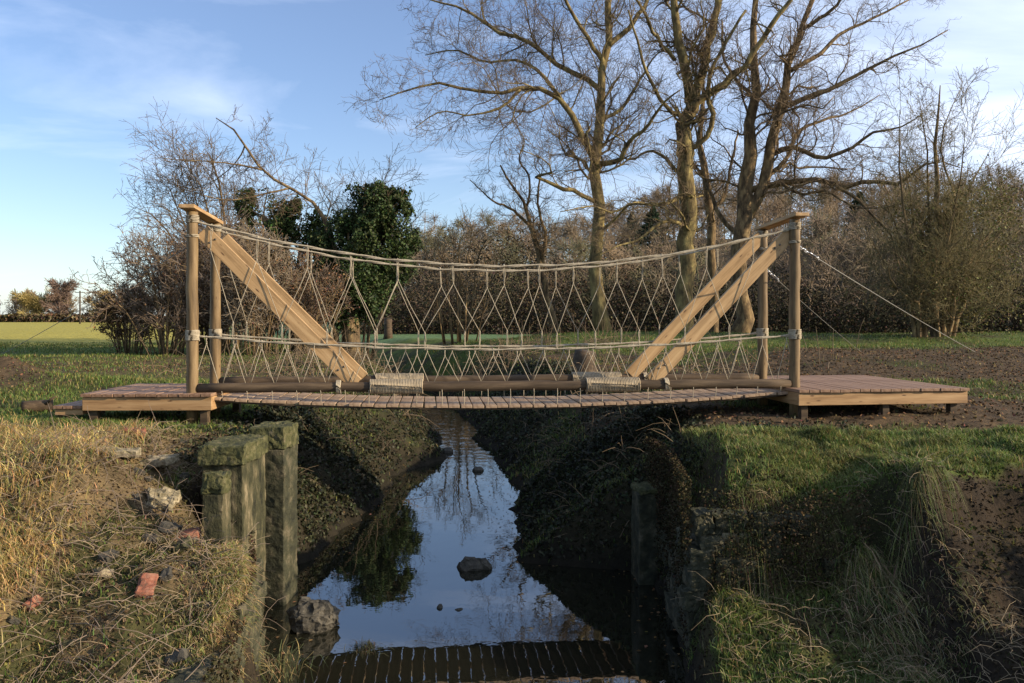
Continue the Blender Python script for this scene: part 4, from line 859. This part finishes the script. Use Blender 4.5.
sticks(520, lambda n: pick(n, 1.5, 3.4, 4.6, 6.6, lambda X, Y, Z, s: np.ones_like(X)), 'roots', 'thin pale roots and stalks over the right wall face', m=m_stalk, r=.0016, ln=(.08, .32))
sticks(1500, lambda n: pick(n, -6, 6, 8.6, 16, lambda X, Y, Z, s: sm((Z-.05)/.1)*sm((1.25-Z)/.1)), 'bank_twigs', 'dark dead stems littering the stream banks', m=m_twig, r=.004, ln=(.1, .5), flat=.5)
sticks(14000, lambda n: pick(n, -9, 9, 14.5, 30, lambda X, Y, Z, s: sm((Z-.05)/.1)*sm(.4+2*fbm(X*.5, Y*.5, 3, 120))*np.exp(-((X-np.interp(Y, LY, LX)-1.2)/4.2)**2)*sm((Y-14.5)/3)), 'bank_brush', 'dark brown dead stems standing thick along the far stream banks', m=m_twig, r=.008, ln=(.35, 1.2), flat=.75)
# bank vegetation (dark bramble leaves) and leaf litter
def f(X, Y, Z, sl): return sm((1.36-Z)/.1)*sm((Z-WL-.03)/.08)*sm(.85+1.3*fbm(X*1.2, Y*1.2, 3, 99))
X, Y = pick(150000, -6, 4, 7.9, 24, f); X2, Y2 = pick(90000, -4.5, 3, 7.6, 12.5, f); X = np.concatenate([X, X2]); Y = np.concatenate([Y, Y2]); n = len(X); Z = height(X, Y)+(.05+.22*np.clip(fbm(X*1.5, Y*1.5, 3, 130), 0, 1))*rng.random(n)**1.2; V, q, c_ = leaves(np.stack([X, Y, Z], 1), .032+.0015*Y, tints(n, (.034, .036, .018), .5), up=.6)
o = leaf_obj('bramble', V, q, c_, m_leaf); tag(o, 'dark low bramble and ivy cover on the stream banks under the bridge', 'undergrowth', kind='stuff')
def f(X, Y, Z, sl): g, s, l = masks(X, Y, Z, sl); return np.clip(l*.9+.06, 0, 1)
X, Y = pick(70000, -14, 16, 8.3, 24, f); n = len(X); Z = height(X, Y)+.012; V, q, c_ = leaves(np.stack([X, Y, Z], 1), .042, tints(n, (.13, .085, .045), .4), up=1.2)
o = leaf_obj('leaf_litter', V, q, c_, m_brush); tag(o, 'fallen brown leaves covering the ground round the right platform', 'leaf litter', kind='stuff')

def add_shade_bush(x, y, w, h, label, n=9000):
    z = gz(x, y); e = empty('shade_bush', (x, y, z)); tag(e, label, 'bush', 'unseen bushes added to shade the right bank'); T = Tubes(); th = rng.uniform(0, 6.283, 9)
    P = np.stack([resample(np.array([[x, y, z-.1], [x+.2*w*math.cos(a), y+.2*w*math.sin(a), z+h*.5], [x+.35*w*math.cos(a), y+.35*w*math.sin(a), z+h*.85]]), 6) for a in th]); T.add(P, np.linspace(.03, .008, 6)[None]*np.ones((9, 1)), 6); T.build('trunk', m_bark, e)
    d = rng.normal(size=(n, 3)); d /= np.linalg.norm(d, axis=1, keepdims=True); rr = rng.random(n)**.4*(1+.3*fbm(d[:, 0]*2+x, d[:, 2]*2+d[:, 1], 3, 140))
    V, q, c_ = leaves(np.array([x, y, z+h*.52])+d*rr[:, None]*np.array([w*.5, w*.5, h*.5]), .07, tints(n, (.045, .065, .025), .35)); leaf_obj('crown', V, q, c_, m_leaf, e)
for i, (x, y, w, h) in enumerate(((6.5, 5.3, 1.8, 1.5), (6.1, 4.1, 1.6, 1.4), (7.8, 4.6, 1.9, 1.8), (6.3, 2.9, 1.7, 1.6))):  # out-of-view bushes, added to throw shade on the right bank
    add_shade_bush(x, y, w, h, ['unseen low bush added for shade, nearest the bare earth cut', 'unseen low bush added for shade, second from the earth cut', 'unseen taller bush added for shade behind the low ones', 'unseen bush added for shade, farthest from the bridge'][i])

# crumbs of earth, litter and moss that break up the near slopes
def f(X, Y, Z, sl): return sm((9.0-Y)/.5)*np.where(X < 0, 1, np.where(Y < 6.9, 1, .15))
X, Y = pick(110000, -6, 6, 4.0, 9.2, f); n = len(X); Z = height(X, Y)+.012*rng.random(n)
base = np.where((X < 0)[:, None], np.array([[.085, .06, .036]]), np.array([[.042, .031, .021]])); gm = sm(.1+2.6*fbm(X*1.7, Y*1.7, 3, 170))[:, None]; base = base*(1-gm*.7)+np.array([[.11, .115, .03]])*gm*.7*np.where((X < 0)[:, None], .8, .5)  # right-hand crumbs tinted dark to follow the painted shade of the earth face
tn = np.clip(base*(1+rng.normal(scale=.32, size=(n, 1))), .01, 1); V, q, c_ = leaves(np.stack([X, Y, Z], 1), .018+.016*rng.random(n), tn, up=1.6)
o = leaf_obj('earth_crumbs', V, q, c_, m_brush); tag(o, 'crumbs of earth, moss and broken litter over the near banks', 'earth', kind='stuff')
# moss and ivy creeping over the right wall and the ruined wall
P_ = []
n = 16000; y = rng.uniform(6.3, 8.7, n); xw = np.interp(y, RY, RX); z = WL+.1+1.5*rng.random(n)**.6; k = vn(y*2.6, z*2.6, 180) > .34; P_.append(np.stack([xw-.03+.07*rng.random(n), y, z], 1)[k & (z < 1.33)])
n = 7000; x = rng.uniform(1.4, 2.8, n); z = .15+1.1*rng.random(n)**.7; k = vn(x*3.1, z*3.1, 181) > .55; P_.append(np.stack([x, 6.3-.1-.1*rng.random(n)+.12*z, z], 1)[k])
n = 9000; y = rng.uniform(4.3, 6.5, n); xw = np.interp(y, LY, LX); z = WL+.05+rng.random(n)*(np.interp(y, [4.5, 8.3], [.52, 1.2])-WL-.05); k = vn(y*3, z*3, 182) > .3; P_.append(np.stack([xw-.03+.05*rng.random(n), y, z], 1)[k])
P_ = np.concatenate(P_); tn = tints(len(P_), (.036, .036, .018), .55); br = vn(P_[:, 0]*3+P_[:, 1]*2, P_[:, 2]*3, 192)[:, None]; tn = tn*(1-br)+tints(len(P_), (.05, .035, .022), .5)*br; V, q, c_ = leaves(P_, .022, tn, up=.2)
o = leaf_obj('wall_moss', V, q, c_, m_brush); tag(o, 'dark moss and small creepers covering the old masonry at the water', 'moss', kind='stuff')
# loose rubble on the left slope: one stone, copied
from mathutils import Euler
proto = []
for k in range(4):
    o = rough_block('rubble_stone', (.12, .085, .06), Matrix.Identity(4), [m_pale, m_rock, m_stone, m_brick][k], None, .022, 3, .006, seed=k*5.3); proto.append(o)
used = set()
for i in range(26):
    X, Y = pick(1, -3.3, -1.75, 4.4, 8.2, lambda X, Y, Z, s: np.ones_like(X))
    if not len(X): continue
    k = rng.choice(4, p=[.2, .4, .3, .1]); o = proto[k] if k not in used else proto[k].copy()
    if k in used: col.objects.link(o)
    used.add(k); sc = rng.uniform(.45, 1.35); o.matrix_world = Matrix.Translation((X[0], Y[0], gz(X[0], Y[0])+.012)) @ Euler(rng.uniform(-.6, .6, 3)+np.array([0, 0, rng.uniform(0, 6)])).to_matrix().to_4x4() @ Matrix.Scale(sc, 4)
    tag(o, ['small pale broken stone in the rubble of the left slope', 'small dark broken stone in the rubble of the left slope', 'small mossy broken stone in the rubble of the left slope', 'small piece of broken red brick in the rubble of the left slope'][k], 'stone', 'rubble stones on the left slope')
for k in range(4):
    if k not in used: bpy.data.objects.remove(proto[k])
# leaves floating on the stream
n = 420; y = rng.uniform(6.2, 14, n); xl = np.interp(y, LY, LX); xr = np.interp(y, RY, RX); sd_ = rng.random(n) < .5; off = np.abs(rng.normal(scale=.28, size=n)); x = np.where(sd_, xl+off, xr-off)
V, q, c_ = leaves(np.stack([x, y, np.full(n, WL+.006)], 1), .035, tints(n, (.16, .1, .045), .4), up=14); o = leaf_obj('floating_leaves', V, q, c_, m_brush); tag(o, 'scattered dead leaves floating along the stream edges', 'leaves', kind='stuff')
